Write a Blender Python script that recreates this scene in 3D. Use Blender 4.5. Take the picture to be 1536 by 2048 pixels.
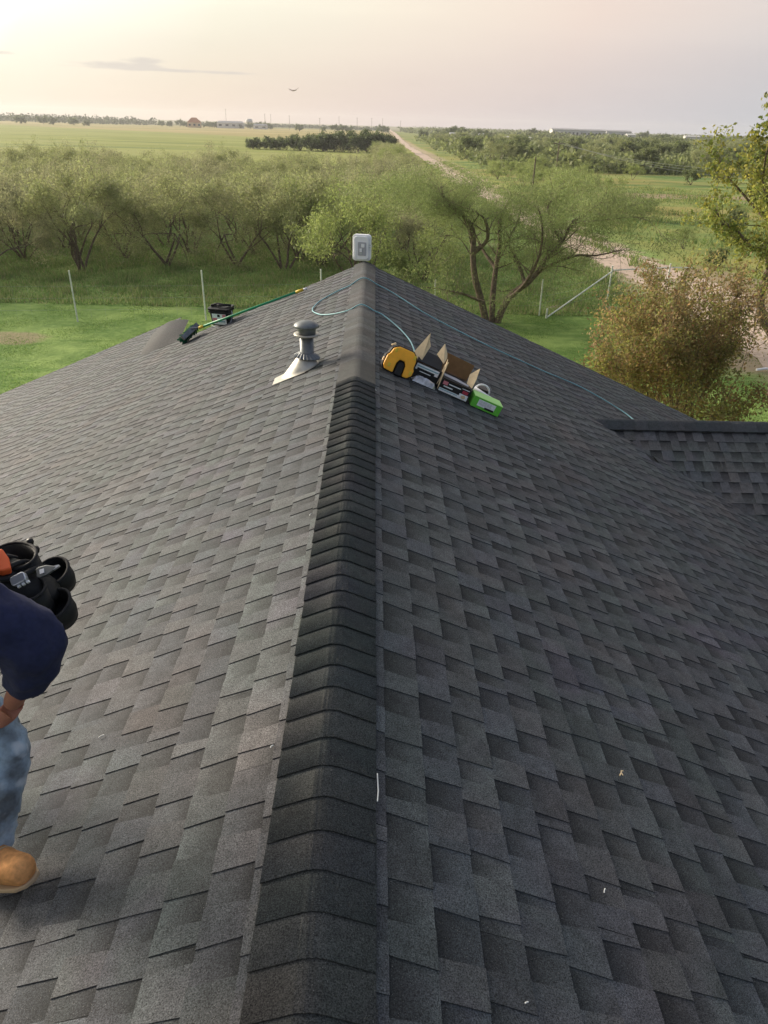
import bpy, bmesh, math, random
import numpy as np
from mathutils import Vector, Matrix, Quaternion

for o in list(bpy.data.objects): bpy.data.objects.remove(o)
S = bpy.context.scene
COL = S.collection
R = math.radians

# ------------------------------------------------------------------ camera
FPX, CX, CY = 1479.0, 768.0, 1024.0
upc = Vector((.0286, 1.0, (1024-251)/FPX)).normalized()
yc = Vector((751-CX, 1024-(251-.0286*17), -FPX)); yc = (yc - upc*yc.dot(upc)).normalized()
xc = yc.cross(upc)
W = Matrix((xc, yc, upc))                    # camera axes -> world axes
cam_d = bpy.data.cameras.new('camera'); cam = bpy.data.objects.new('camera', cam_d); COL.objects.link(cam)
cam.matrix_world = W.to_4x4()
cam_d.sensor_fit = 'HORIZONTAL'; cam_d.sensor_width = 36; cam_d.lens = FPX/1536*36
cam_d.clip_start = .05; cam_d.clip_end = 30000
S.camera = cam

# ------------------------------------------------------------------ light
SUN_AZ, SUN_EL = -54.0, 17.0                 # degrees from +Y towards +X (negative: to the left), elevation
SUN_STR, SKY_STR, EXPO = 2.6, 0.12, 1.2
world = bpy.data.worlds.new("World"); S.world = world; world.use_nodes = True
def build_world():
    nt = world.node_tree; ns = nt.nodes; lk = nt.links
    ns.clear()
    out = ns.new('ShaderNodeOutputWorld'); bg = ns.new('ShaderNodeBackground'); lk.new(bg.outputs[0], out.inputs[0])
    bg.inputs[1].default_value = SKY_STR
    sky = ns.new('ShaderNodeTexSky'); sky.sky_type = 'NISHITA'; sky.sun_disc = False
    sky.sun_elevation = R(SUN_EL); sky.sun_rotation = R(SUN_AZ); sky.altitude = 200
    sky.air_density = 1.0; sky.dust_density = 3.0; sky.ozone_density = 1.0
    tc = ns.new('ShaderNodeTexCoord'); nrm = ns.new('ShaderNodeVectorMath'); nrm.operation = 'NORMALIZE'
    lk.new(tc.outputs['Generated'], nrm.inputs[0])
    sep = ns.new('ShaderNodeSeparateXYZ'); lk.new(nrm.outputs[0], sep.inputs[0])
    # evening haze veil: lavender grey belt low down, fading upward, warm glow round the sun
    def ramp(src, pts):
        r = ns.new('ShaderNodeValToRGB'); lk.new(src, r.inputs[0])
        e = r.color_ramp.elements
        while len(e) < len(pts): e.new(.5)
        for el, (p, c) in zip(e, pts): el.position = p; el.color = (*c, 1)
        return r.outputs[0]
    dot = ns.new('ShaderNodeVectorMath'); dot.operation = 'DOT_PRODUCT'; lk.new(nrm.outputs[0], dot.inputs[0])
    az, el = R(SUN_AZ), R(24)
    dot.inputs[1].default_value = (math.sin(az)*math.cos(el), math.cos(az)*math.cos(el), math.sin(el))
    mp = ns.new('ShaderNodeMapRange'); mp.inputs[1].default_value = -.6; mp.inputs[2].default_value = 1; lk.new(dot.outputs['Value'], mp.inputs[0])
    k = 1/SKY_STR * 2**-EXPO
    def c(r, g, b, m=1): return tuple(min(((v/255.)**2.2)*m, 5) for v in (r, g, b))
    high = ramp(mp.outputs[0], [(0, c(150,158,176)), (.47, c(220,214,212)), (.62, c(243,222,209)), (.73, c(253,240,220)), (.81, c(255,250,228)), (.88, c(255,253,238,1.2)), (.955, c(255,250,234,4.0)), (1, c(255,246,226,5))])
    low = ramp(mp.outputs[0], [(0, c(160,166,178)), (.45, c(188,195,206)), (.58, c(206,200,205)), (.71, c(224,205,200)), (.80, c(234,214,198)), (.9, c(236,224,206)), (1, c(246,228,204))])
    em = ns.new('ShaderNodeMapRange'); em.inputs[1].default_value = .0; em.inputs[2].default_value = .115
    lk.new(sep.outputs[2], em.inputs[0])
    mix = ns.new('ShaderNodeMix'); mix.data_type = 'RGBA'; lk.new(em.outputs[0], mix.inputs[0]); lk.new(low, mix.inputs[6]); lk.new(high, mix.inputs[7])
    # the sky cools and dims overhead
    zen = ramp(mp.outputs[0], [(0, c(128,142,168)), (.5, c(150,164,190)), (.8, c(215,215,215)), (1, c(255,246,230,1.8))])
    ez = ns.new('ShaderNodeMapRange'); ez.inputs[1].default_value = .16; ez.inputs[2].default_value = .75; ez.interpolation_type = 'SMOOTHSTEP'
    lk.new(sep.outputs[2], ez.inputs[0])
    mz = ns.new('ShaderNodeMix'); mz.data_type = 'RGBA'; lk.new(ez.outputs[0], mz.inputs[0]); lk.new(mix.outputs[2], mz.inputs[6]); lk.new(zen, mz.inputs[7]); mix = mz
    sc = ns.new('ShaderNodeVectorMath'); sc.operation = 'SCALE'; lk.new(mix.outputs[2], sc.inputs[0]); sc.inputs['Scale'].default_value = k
    # faint streaky clouds
    mapn = ns.new('ShaderNodeMapping'); mapn.inputs['Scale'].default_value = (1.1, 1.1, 9); lk.new(nrm.outputs[0], mapn.inputs[0])
    nz = ns.new('ShaderNodeTexNoise'); nz.inputs['Scale'].default_value = 1.6; nz.inputs['Detail'].default_value = 5; lk.new(mapn.outputs[0], nz.inputs[0])
    nr = ramp(nz.outputs[0], [(.42, (1, 1, 1)), (.75, (.93, .925, .94))])
    mul = ns.new('ShaderNodeVectorMath'); mul.operation = 'MULTIPLY'; lk.new(sc.outputs[0], mul.inputs[0]); lk.new(nr, mul.inputs[1])
    # one low bank of thin grey cloud, left
    def mt(op, a, b_):
        n = ns.new('ShaderNodeMath'); n.operation = op
        for i, v in enumerate((a, b_)):
            if isinstance(v, (int, float)): n.inputs[i].default_value = v
            else: lk.new(v, n.inputs[i])
        return n.outputs[0]
    def blob(cx, cz, wx, wz):
        dx = mt('DIVIDE', mt('SUBTRACT', sep.outputs[0], cx), wx); dz = mt('DIVIDE', mt('SUBTRACT', sep.outputs[2], cz), wz)
        return mt('SUBTRACT', 1.0, mt('ADD', mt('MULTIPLY', dx, dx), mt('MULTIPLY', dz, dz)))
    mp2 = ns.new('ShaderNodeMapping'); mp2.inputs['Scale'].default_value = (26, 26, 90); lk.new(nrm.outputs[0], mp2.inputs[0])
    nz2 = ns.new('ShaderNodeTexNoise'); nz2.inputs['Scale'].default_value = 1.0; nz2.inputs['Detail'].default_value = 5; lk.new(mp2.outputs[0], nz2.inputs[0])
    bl = mt('MAXIMUM', mt('MAXIMUM', blob(-.285, .0515, .055, .0055), blob(-.24, .049, .12, .0022)), mt('MAXIMUM', blob(-.395, .058, .02, .0025), blob(-.262, .057, .03, .004)))
    t = mt('MULTIPLY', mt('ADD', bl, mt('MULTIPLY', mt('SUBTRACT', nz2.outputs[0], .5), 2.6)), mt('GREATER_THAN', sep.outputs[1], 0))
    cm_ = ns.new('ShaderNodeMapRange'); cm_.interpolation_type = 'SMOOTHSTEP'; cm_.inputs[1].default_value = .1; cm_.inputs[2].default_value = 1.1; cm_.inputs[4].default_value = .75; lk.new(t, cm_.inputs[0])
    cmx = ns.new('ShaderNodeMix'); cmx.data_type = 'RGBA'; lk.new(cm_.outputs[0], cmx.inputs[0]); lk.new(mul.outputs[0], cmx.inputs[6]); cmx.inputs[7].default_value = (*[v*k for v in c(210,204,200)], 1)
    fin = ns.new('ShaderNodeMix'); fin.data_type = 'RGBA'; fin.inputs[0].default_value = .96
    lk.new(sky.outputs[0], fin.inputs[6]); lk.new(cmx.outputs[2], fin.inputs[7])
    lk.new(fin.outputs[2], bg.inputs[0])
build_world()
sun_d = bpy.data.lights.new('sun', 'SUN'); sun_d.energy = SUN_STR; sun_d.angle = R(20); sun_d.color = (1, .88, .72)
sun = bpy.data.objects.new('sun', sun_d); COL.objects.link(sun)
sv = Vector((math.sin(R(SUN_AZ))*math.cos(R(SUN_EL)), math.cos(R(SUN_AZ))*math.cos(R(SUN_EL)), math.sin(R(SUN_EL))))
sun.rotation_euler = sv.to_track_quat('Z', 'Y').to_euler()
S.view_settings.view_transform = 'Standard'; S.view_settings.look = 'None'
S.view_settings.exposure = EXPO; S.view_settings.gamma = 1; S.view_settings.use_curve_mapping = False
S.render.engine = 'CYCLES'; S.cycles.max_bounces = 6; S.cycles.transparent_max_bounces = 8

# ------------------------------------------------------------------ materials
def mat(name, col=(.5,.5,.5), rough=.6, metal=0, attr=None, noise=None, bump=None, spec=.3, trans=0, var=0, coord='Object'):
    """noise=(scale, amount), bump=(scale, distance); attr = colour attribute name"""
    m = bpy.data.materials.new(name); m.use_nodes = True
    nt = m.node_tree; ns = nt.nodes; lk = nt.links
    b = ns['Principled BSDF']; out = ns['Material Output']
    b.inputs['Roughness'].default_value = rough; b.inputs['Metallic'].default_value = metal
    b.inputs['Specular IOR Level'].default_value = spec
    if attr:
        a = ns.new('ShaderNodeAttribute'); a.attribute_name = attr; cur = a.outputs['Color']
    else:
        rgb = ns.new('ShaderNodeRGB'); rgb.outputs[0].default_value = (*col, 1); cur = rgb.outputs[0]
    if coord == 'World':
        g = ns.new('ShaderNodeNewGeometry'); vec = g.outputs['Position']
    else:
        g = ns.new('ShaderNodeTexCoord'); vec = g.outputs['Object']
    def nz(scale, detail=3):
        n = ns.new('ShaderNodeTexNoise'); n.inputs['Scale'].default_value = scale; n.inputs['Detail'].default_value = detail
        lk.new(vec, n.inputs['Vector']); return n.outputs[0]
    for nn in (noise or []):
        r = ns.new('ShaderNodeMapRange'); r.inputs[1].default_value = .3; r.inputs[2].default_value = .7
        r.inputs[3].default_value = 1-nn[1]; r.inputs[4].default_value = 1+nn[1]; r.clamp = True
        lk.new(nz(nn[0]), r.inputs[0])
        s = ns.new('ShaderNodeVectorMath'); s.operation = 'SCALE'; lk.new(cur, s.inputs[0]); lk.new(r.outputs[0], s.inputs['Scale']); cur = s.outputs[0]
    if var:
        oi = ns.new('ShaderNodeObjectInfo'); r = ns.new('ShaderNodeMapRange'); r.inputs[3].default_value = 1-var; r.inputs[4].default_value = 1+var
        lk.new(oi.outputs['Random'], r.inputs[0])
        s = ns.new('ShaderNodeVectorMath'); s.operation = 'SCALE'; lk.new(cur, s.inputs[0]); lk.new(r.outputs[0], s.inputs['Scale']); cur = s.outputs[0]
    lk.new(cur, b.inputs['Base Color'])
    if bump:
        bp = ns.new('ShaderNodeBump'); bp.inputs['Distance'].default_value = bump[1]; bp.inputs['Strength'].default_value = 1
        lk.new(nz(bump[0], 2), bp.inputs['Height']); lk.new(bp.outputs[0], b.inputs['Normal'])
    if trans:
        t = ns.new('ShaderNodeBsdfTranslucent'); lk.new(cur, t.inputs[0])
        mx = ns.new('ShaderNodeMixShader'); mx.inputs[0].default_value = trans
        lk.new(b.outputs[0], mx.inputs[1]); lk.new(t.outputs[0], mx.inputs[2]); lk.new(mx.outputs[0], out.inputs[0])
    return m

def shingle_mat(name):
    m = bpy.data.materials.new(name); m.use_nodes = True
    nt = m.node_tree; ns = nt.nodes; lk = nt.links; b = ns['Principled BSDF']
    b.inputs['Roughness'].default_value = .85; b.inputs['Specular IOR Level'].default_value = .35
    a = ns.new('ShaderNodeAttribute'); a.attribute_name = 'Col'; g = ns.new('ShaderNodeNewGeometry')
    def nz(scale, detail=2):
        n = ns.new('ShaderNodeTexNoise'); n.inputs['Scale'].default_value = scale; n.inputs['Detail'].default_value = detail
        lk.new(g.outputs['Position'], n.inputs['Vector']); return n.outputs[0]
    def rng(src, lo, hi, a0=.3, a1=.7):
        r = ns.new('ShaderNodeMapRange'); r.inputs[1].default_value = a0; r.inputs[2].default_value = a1
        r.inputs[3].default_value = lo; r.inputs[4].default_value = hi; lk.new(src, r.inputs[0]); return r.outputs[0]
    def scale(c, s):
        n = ns.new('ShaderNodeVectorMath'); n.operation = 'SCALE'; lk.new(c, n.inputs[0]); lk.new(s, n.inputs['Scale']); return n.outputs[0]
    c = scale(a.outputs['Color'], rng(nz(240, 3), .2, 1.95))           # granules
    c = scale(c, rng(nz(22, 4), .82, 1.2))                            # blotches of the blend
    # slow drift between brown, blue and green granule batches
    tint = ns.new('ShaderNodeTexNoise'); tint.inputs['Scale'].default_value = 1.7; tint.inputs['Detail'].default_value = 3; lk.new(g.outputs['Position'], tint.inputs['Vector'])
    r = ns.new('ShaderNodeValToRGB'); lk.new(tint.outputs[0], r.inputs[0]); e = r.color_ramp.elements; e.new(.5); e.new(.6)
    for el, (p, cc) in zip(e, [(.3, (1.06,.98,.94)), (.45, (.98,1.0,1.0)), (.56, (.92,1.02,.98)), (.7, (1.02,.97,1.08))]): el.position = p; el.color = (*cc, 1)
    mm = ns.new('ShaderNodeVectorMath'); mm.operation = 'MULTIPLY'; lk.new(c, mm.inputs[0]); lk.new(r.outputs[0], mm.inputs[1])
    # scattered pale granules
    sp = rng(nz(420, 1), 0, 1, .70, .76)
    mx = ns.new('ShaderNodeMix'); mx.data_type = 'RGBA'; lk.new(sp, mx.inputs[0]); lk.new(mm.outputs[0], mx.inputs[6]); mx.inputs[7].default_value = (.28,.27,.25,1)
    lk.new(mx.outputs[2], b.inputs['Base Color'])
    bp = ns.new('ShaderNodeBump'); bp.inputs['Distance'].default_value = .0012; bp.inputs['Strength'].default_value = .8
    lk.new(nz(300, 2), bp.inputs['Height']); lk.new(bp.outputs[0], b.inputs['Normal'])
    return m

M = {}
M['shingle'] = shingle_mat('shingle granules')
M['leaf'] = mat('leaf', attr='Col', rough=.6, trans=.5, noise=[(.35,.18)], coord='World')
M['bark'] = mat('bark', (.15,.112,.082), .9, noise=[(9,.4)], bump=(25,.02))
M['paint_black'] = mat('black plastic', (.012,.012,.013), .45)
M['rubber'] = mat('matte black', (.02,.02,.022), .8, noise=[(40,.2)])
M['white_plastic'] = mat('white plastic', (.85,.85,.87), .4, noise=[(8,.06)])
M['grey_plastic'] = mat('grey plastic', (.42,.42,.45), .5)
M['galv'] = mat('painted vent metal', (.17,.18,.185), .42, metal=.55, noise=[(18,.22)])
M['galv_light'] = mat('bare flashing metal', (.42,.40,.35), .45, metal=.5, noise=[(14,.2)])
M['orange'] = mat('orange plastic', (.98,.46,.035), .45, noise=[(12,.1)])
M['orange_red'] = mat('orange red plastic', (.75,.12,.03), .5)
M['card'] = mat('cardboard', (.74,.58,.36), .9, noise=[(30,.08)])
M['card_dark'] = mat('brown cardboard inside', (.22,.12,.055), .9, noise=[(30,.1)])
M['black_card'] = mat('black printed carton', (.018,.018,.02), .5)
M['label_white'] = mat('white print', (.82,.84,.86), .6, noise=[(60,.12)])
M['label_blue'] = mat('blue print', (.22,.42,.50), .6)
M['label_pink'] = mat('pink print', (.65,.22,.25), .6)
M['label_red'] = mat('red print', (.45,.05,.08), .6)
M['green_card'] = mat('green carton', (.14,.55,.06), .55, noise=[(10,.08)])
M['green_card_top'] = mat('pale green carton top', (.40,.75,.22), .5)
M['silver'] = mat('silver film', (.5,.5,.52), .3, metal=.6, noise=[(30,.35)])
M['hose'] = mat('teal hose', (.20,.40,.44), .5, noise=[(3,.15)])
M['green_pole'] = mat('green handle', (.02,.28,.12), .35)
M['green_brush'] = mat('green bristles', (.01,.13,.07), .8, noise=[(60,.4)])
M['yellow'] = mat('yellow plastic', (.75,.52,.05), .5)
M['navy'] = mat('navy cloth', (.018,.022,.062), .85, noise=[(6,.2),(70,.15)], bump=(14,.012))
M['skin'] = mat('skin', (.34,.14,.09), .55, noise=[(20,.12)])
M['boot'] = mat('tan boot leather', (.66,.31,.11), .8, noise=[(14,.3),(60,.2),(5,.2)], bump=(18,.012))
M['boot_sole'] = mat('boot sole', (.42,.30,.18), .7)
M['belt'] = mat('black tool belt', (.012,.012,.012), .6, noise=[(50,.3)])
M['steel'] = mat('steel', (.6,.63,.68), .3, metal=.8)
M['post'] = mat('pale fence post', (.72,.74,.64), .7, noise=[(6,.2)])
M['wire'] = mat('fence wire', (.25,.28,.24), .6)
M['wood'] = mat('weathered wood', (.13,.10,.075), .9, noise=[(12,.3)])
M['brick'] = mat('brick wall', (.30,.20,.15), .9, noise=[(5,.2)])
M['trim'] = mat('roof trim', (.10,.09,.085), .6)
M['deck'] = mat('roof underlay', (.03,.03,.03), .9)
M['bwall'] = mat('far white wall', (.62,.60,.56), .7)
M['btan'] = mat('far tan wall', (.5,.36,.2), .8)
M['broof'] = mat('far orange roof', (.42,.16,.07), .8)
M['bgrey'] = mat('far grey roof', (.35,.34,.34), .7)
M['glass'] = mat('dark window', (.04,.05,.06), .2)
M['white_nail'] = mat('white scrap', (.8,.8,.76), .6)

def denim():
    m = mat('worn denim', (.36,.47,.56), .85, noise=[(90,.12)], bump=(11,.012))
    nt = m.node_tree; ns = nt.nodes; lk = nt.links; b = ns['Principled BSDF']
    src = b.inputs['Base Color'].links[0].from_socket
    tc = ns.new('ShaderNodeTexCoord'); n = ns.new('ShaderNodeTexNoise'); n.inputs['Scale'].default_value = 7; n.inputs['Detail'].default_value = 4; lk.new(tc.outputs['Object'], n.inputs['Vector'])
    r = ns.new('ShaderNodeValToRGB'); lk.new(n.outputs[0], r.inputs[0]); e = r.color_ramp.elements
    e[0].position = .42; e[0].color = (1,1,1,1); e[1].position = .62; e[1].color = (.33,.29,.27,1)
    mm = ns.new('ShaderNodeVectorMath'); mm.operation = 'MULTIPLY'; lk.new(src, mm.inputs[0]); lk.new(r.outputs[0], mm.inputs[1])
    n2 = ns.new('ShaderNodeTexNoise'); n2.inputs['Scale'].default_value = 13; lk.new(tc.outputs['Object'], n2.inputs['Vector'])
    r2 = ns.new('ShaderNodeMapRange'); r2.inputs[1].default_value = .55; r2.inputs[2].default_value = .7; lk.new(n2.outputs[0], r2.inputs[0])
    mx = ns.new('ShaderNodeMix'); mx.data_type = 'RGBA'; lk.new(r2.outputs[0], mx.inputs[0]); lk.new(mm.outputs[0], mx.inputs[6]); mx.inputs[7].default_value = (.5,.55,.58,1)
    lk.new(mx.outputs[2], b.inputs['Base Color'])
    return m
M['denim'] = denim()

# ------------------------------------------------------------------ object helpers
def tag(o, label=None, cat=None, group=None, kind=None):
    if label: o['label'] = label
    if cat: o['category'] = cat
    if group: o['group'] = group
    if kind: o['kind'] = kind
    return o
def empty(name, loc=(0,0,0), label=None, cat=None, group=None, rot=None):
    o = bpy.data.objects.new(name, None); COL.objects.link(o); o.location = loc
    if rot: o.rotation_euler = rot
    return tag(o, label, cat, group)
def link(name, mesh, parent=None, loc=None):
    o = bpy.data.objects.new(name, mesh); COL.objects.link(o)
    if parent: o.parent = parent
    if loc is not None: o.location = loc
    return o
class MB:
    def __init__(s): s.v = []; s.f = []; s.m = []; s.c = []
    def add(s, vs, fs, mi=0, col=None):
        n = len(s.v); s.v += [tuple(v) for v in vs]; s.f += [tuple(i+n for i in f) for f in fs]; s.m += [mi]*len(fs)
        if col is not None: s.c += [col]*len(vs)
        return s
    def box(s, lo, hi, mi=0, T=None):
        x0,y0,z0 = lo; x1,y1,z1 = hi
        vs = [Vector(p) for p in ((x0,y0,z0),(x1,y0,z0),(x1,y1,z0),(x0,y1,z0),(x0,y0,z1),(x1,y0,z1),(x1,y1,z1),(x0,y1,z1))]
        if T: vs = [T @ v for v in vs]
        return s.add(vs, [(3,2,1,0),(4,5,6,7),(0,1,5,4),(1,2,6,5),(2,3,7,6),(3,0,4,7)], mi)
    def tube(s, pts, rad, n=8, mi=0, cap=True):
        pts = [Vector(p) for p in pts]
        if not hasattr(rad, '__len__'): rad = [rad]*len(pts)
        vs = []; fs = []; ref = None
        for i, p in enumerate(pts):
            d = (pts[min(i+1, len(pts)-1)] - pts[max(i-1, 0)])
            if d.length < 1e-9: d = Vector((0,0,1))
            d.normalize()
            if ref is None: ref = d.orthogonal().normalized()
            ref = (ref - d*ref.dot(d))
            if ref.length < 1e-6: ref = d.orthogonal()
            ref.normalize(); b = d.cross(ref)
            for k in range(n):
                a = 2*math.pi*k/n
                vs.append(p + (ref*math.cos(a) + b*math.sin(a))*rad[i])
        for i in range(len(pts)-1):
            for k in range(n):
                k2 = (k+1) % n
                fs.append((i*n+k, i*n+k2, (i+1)*n+k2, (i+1)*n+k))
        if cap: fs.append(tuple(range(n-1, -1, -1))); fs.append(tuple((len(pts)-1)*n+k for k in range(n)))
        return s.add(vs, fs, mi)
    def lathe(s, prof, T=None, n=24, mi=0, center=None):
        """prof: (r, z) list; closed at ends when r == 0"""
        vs = []; fs = []
        for r, z in prof:
            for k in range(n):
                a = 2*math.pi*k/n; v = Vector((r*math.cos(a), r*math.sin(a), z)); vs.append(T @ v if T else v)
        for i in range(len(prof)-1):
            for k in range(n):
                k2 = (k+1) % n; fs.append((i*n+k, i*n+k2, (i+1)*n+k2, (i+1)*n+k))
        return s.add(vs, fs, mi)
    def prism(s, pts, z0, z1, T=None, mi=0):
        n = len(pts); vs = [Vector((x,y,z)) for z in (z0, z1) for x, y in pts]
        if T: vs = [T @ v for v in vs]
        fs = [tuple(range(n-1,-1,-1)), tuple(range(n, 2*n))] + [(i, (i+1)%n, n+(i+1)%n, n+i) for i in range(n)]
        return s.add(vs, fs, mi)
    def mesh(s, name, mats, smooth=False):
        me = bpy.data.meshes.new(name); me.from_pydata(s.v, [], s.f)
        for m in (mats if isinstance(mats, (list, tuple)) else [mats]): me.materials.append(m)
        me.polygons.foreach_set('material_index', s.m)
        if s.c:
            a = me.color_attributes.new('Col', 'FLOAT_COLOR', 'POINT'); arr = np.ones((len(s.v), 4), np.float32); arr[:, :3] = s.c
            a.data.foreach_set('color', arr.ravel())
        if smooth: me.polygons.foreach_set('use_smooth', [True]*len(me.polygons))
        me.update(); return me
    def build(s, name, mats, parent=None, loc=None, smooth=False, bevel=0):
        o = link(name, s.mesh(name, mats, smooth), parent, loc)
        if bevel:
            b = o.modifiers.new('bevel', 'BEVEL'); b.width = bevel; b.segments = 2; b.limit_method = 'ANGLE'
        return o
def np_mesh(name, verts, quads, cols, material):
    me = bpy.data.meshes.new(name)
    nv, nf = len(verts), len(quads)
    me.vertices.add(nv); me.vertices.foreach_set('co', np.asarray(verts, np.float32).ravel())
    k = quads.shape[1]
    me.loops.add(nf*k); me.loops.foreach_set('vertex_index', quads.astype(np.int32).ravel())
    me.polygons.add(nf); me.polygons.foreach_set('loop_start', np.arange(0, nf*k, k, dtype=np.int32))
    if cols is not None:
        a = me.color_attributes.new('Col', 'FLOAT_COLOR', 'POINT'); arr = np.ones((nv, 4), np.float32); arr[:, :3] = cols; a.data.foreach_set('color', arr.ravel())
    me.materials.append(material); me.update(calc_edges=True); return me
def frame(origin, x, z):
    x = Vector(x).normalized(); z = Vector(z); z = (z - x*z.dot(x)).normalized(); y = z.cross(x)
    m = Matrix((x, y, z)).transposed().to_4x4(); m.translation = Vector(origin); return m
def smooth_path(pts, n=8):
    pts = [Vector(p) for p in pts]; out = []
    for i in range(len(pts)-1):
        p0 = pts[max(i-1,0)]; p1 = pts[i]; p2 = pts[i+1]; p3 = pts[min(i+2,len(pts)-1)]
        for k in range(n):
            t = k/n; out.append(.5*((2*p1) + (p2-p0)*t + (2*p0-5*p1+4*p2-p3)*t*t + (3*p1-p0-3*p2+p3)*t**3))
    out.append(pts[-1]); return out

# ================================================================== GROUND
G0 = -7.9
def ground_material():
    m = bpy.data.materials.new('land'); m.use_nodes = True
    nt = m.node_tree; ns = nt.nodes; lk = nt.links; b = ns['Principled BSDF']; b.inputs['Roughness'].default_value = .95; b.inputs['Specular IOR Level'].default_value = .1
    g = ns.new('ShaderNodeNewGeometry'); sp = ns.new('ShaderNodeSeparateXYZ'); lk.new(g.outputs['Position'], sp.inputs[0])
    X, Y = sp.outputs[0], sp.outputs[1]
    def mth(op, a, b_=None, c=None):
        n = ns.new('ShaderNodeMath'); n.operation = op
        for i, v in enumerate((a, b_, c)):
            if v is None: continue
            if isinstance(v, (int, float)): n.inputs[i].default_value = v
            else: lk.new(v, n.inputs[i])
        return n.outputs[0]
    def nz(scale, detail=4, sx=1, sy=1, rough=.55):
        mp = ns.new('ShaderNodeMapping'); mp.inputs['Scale'].default_value = (sx, sy, 1); lk.new(g.outputs['Position'], mp.inputs[0])
        n = ns.new('ShaderNodeTexNoise'); n.inputs['Scale'].default_value = scale; n.inputs['Detail'].default_value = detail; n.inputs['Roughness'].default_value = rough
        lk.new(mp.outputs[0], n.inputs['Vector']); return n.outputs[0]
    def step(v, a, b_):      # smooth 0..1
        n = ns.new('ShaderNodeMapRange'); n.interpolation_type = 'SMOOTHSTEP'
        n.inputs[1].default_value = a; n.inputs[2].default_value = b_; lk.new(v, n.inputs[0]); return n.outputs[0]
    def mix(f, a, b_):
        n = ns.new('ShaderNodeMix'); n.data_type = 'RGBA'
        if isinstance(f, (int, float)): n.inputs[0].default_value = f
        else: lk.new(f, n.inputs[0])
        for i, v in ((6, a), (7, b_)):
            if isinstance(v, tuple): n.inputs[i].default_value = (*v, 1)
            else: lk.new(v, n.inputs[i])
        return n.outputs[2]
    fine = nz(3.5, 5, rough=.7); med = nz(.45, 4); big = nz(.05, 4); streak = nz(.09, 5, .25, 1.2); streak2 = nz(.02, 5, .3, 1.6)
    lawn = mix(step(fine, .35, .68), (.115,.20,.045), (.20,.30,.08))
    lawn = mix(step(med, .42, .66), lawn, (.26,.36,.10)); lawn = mix(mth('MULTIPLY', step(nz(1.3, 5, .35, 1.5), .5, .68), .55), lawn, (.09,.185,.035))
    bare = mth('MULTIPLY', step(med, .45, .6), step(big, .5, .62))
    lawn = mix(mth('MULTIPLY', bare, .5), lawn, (.26,.21,.11))
    rough = mix(step(fine, .3, .7), (.15,.24,.06), (.27,.36,.11))
    rough = mix(mth('MULTIPLY', step(med, .5, .7), .7), rough, (.28,.29,.12))
    field = mix(step(streak, .35, .7), (.22,.25,.055), (.31,.325,.085))
    field = mix(mth('MULTIPLY', step(streak2, .42, .62), .6), field, (.32,.32,.105))
    field = mix(mth('MULTIPLY', step(nz(.035,5,.35,1.5), .56, .66), .55), field, (.12,.165,.05))
    tan = mix(step(streak2, .35, .65), (.33,.27,.10), (.42,.34,.15))
    tan = mix(mth('MULTIPLY', step(nz(.012,4,.3,1.4), .5, .6), .8), tan, (.24,.24,.085))
    meadow = mix(step(nz(.12, 5, .6, 1), .38, .62), (.13,.20,.055), (.28,.30,.09))
    meadow = mix(mth('MULTIPLY', step(nz(.05,4,.5,1.2), .5, .62), .8), meadow, (.32,.27,.09))
    far = mix(step(nz(.004, 5, .3, 1), .4, .62), (.16,.16,.07), (.26,.22,.12))
    nedge = mth('MULTIPLY_ADD', med, 1.6, mth('ADD', Y, -.8))
    c = mix(step(nedge, 35.6, 36.8), lawn, rough)
    ny = mth('MULTIPLY_ADD', big, 30, Y)
    c = mix(step(ny, 100, 122), c, field)
    # ripened strip beyond the green crop; boundary runs obliquely
    t = mth('ADD', Y, mth('MULTIPLY', X, .95)); t = mth('MULTIPLY_ADD', big, 40, t)
    c = mix(step(t, 432, 462), c, tan)
    # right of the road
    wob = mth('MULTIPLY_ADD', big, 6, X)
    right = mth('MULTIPLY', step(wob, 22.5, 25), step(Y, 38, 46))
    c = mix(right, c, meadow)
    c = mix(step(Y, 1150, 1400), c, far)
    # sandy verge
    verge = mth('ABSOLUTE', mth('SUBTRACT', X, 16.6))
    vm = mth('MULTIPLY', step(mth('MULTIPLY_ADD', nz(.35, 5), 7, mth('MULTIPLY', verge, -1)), .1, 1.6), step(Y, 26, 30))
    c = mix(mth('MULTIPLY', vm, .85), c, mix(fine, (.40,.31,.20), (.52,.41,.28)))
    # bare patches by the corner post and in the meadow
    def patch(cx, cy, rx, ry, amt=.9):
        dx = mth('DIVIDE', mth('SUBTRACT', X, cx), rx); dy = mth('DIVIDE', mth('SUBTRACT', Y, cy), ry)
        d = mth('ADD', mth('MULTIPLY', dx, dx), mth('MULTIPLY', dy, dy)); d = mth('MULTIPLY_ADD', nz(.8, 4), 1.6, mth('SUBTRACT', d, .8))
        return mth('MULTIPLY', mth('SUBTRACT', 1, step(d, .6, 1.3)), amt)
    for p in [(11,37.6,2.2,.9), (-14.5,29.5,1.6,1.0,.7), (42,113,15,4.5), (60,105,12,3), (21.5,43,2.6,9,.8), (18,29,5,5,.8), (21,34,3,3,.8)]:
        c = mix(patch(*p), c, (.36,.26,.18))
    lk.new(c, b.inputs['Base Color'])
    bp = ns.new('ShaderNodeBump'); bp.inputs['Distance'].default_value = .12; bp.inputs['Strength'].default_value = .7; lk.new(fine, bp.inputs['Height']); lk.new(bp.outputs[0], b.inputs['Normal'])
    return m
M['land'] = ground_material()
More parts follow.
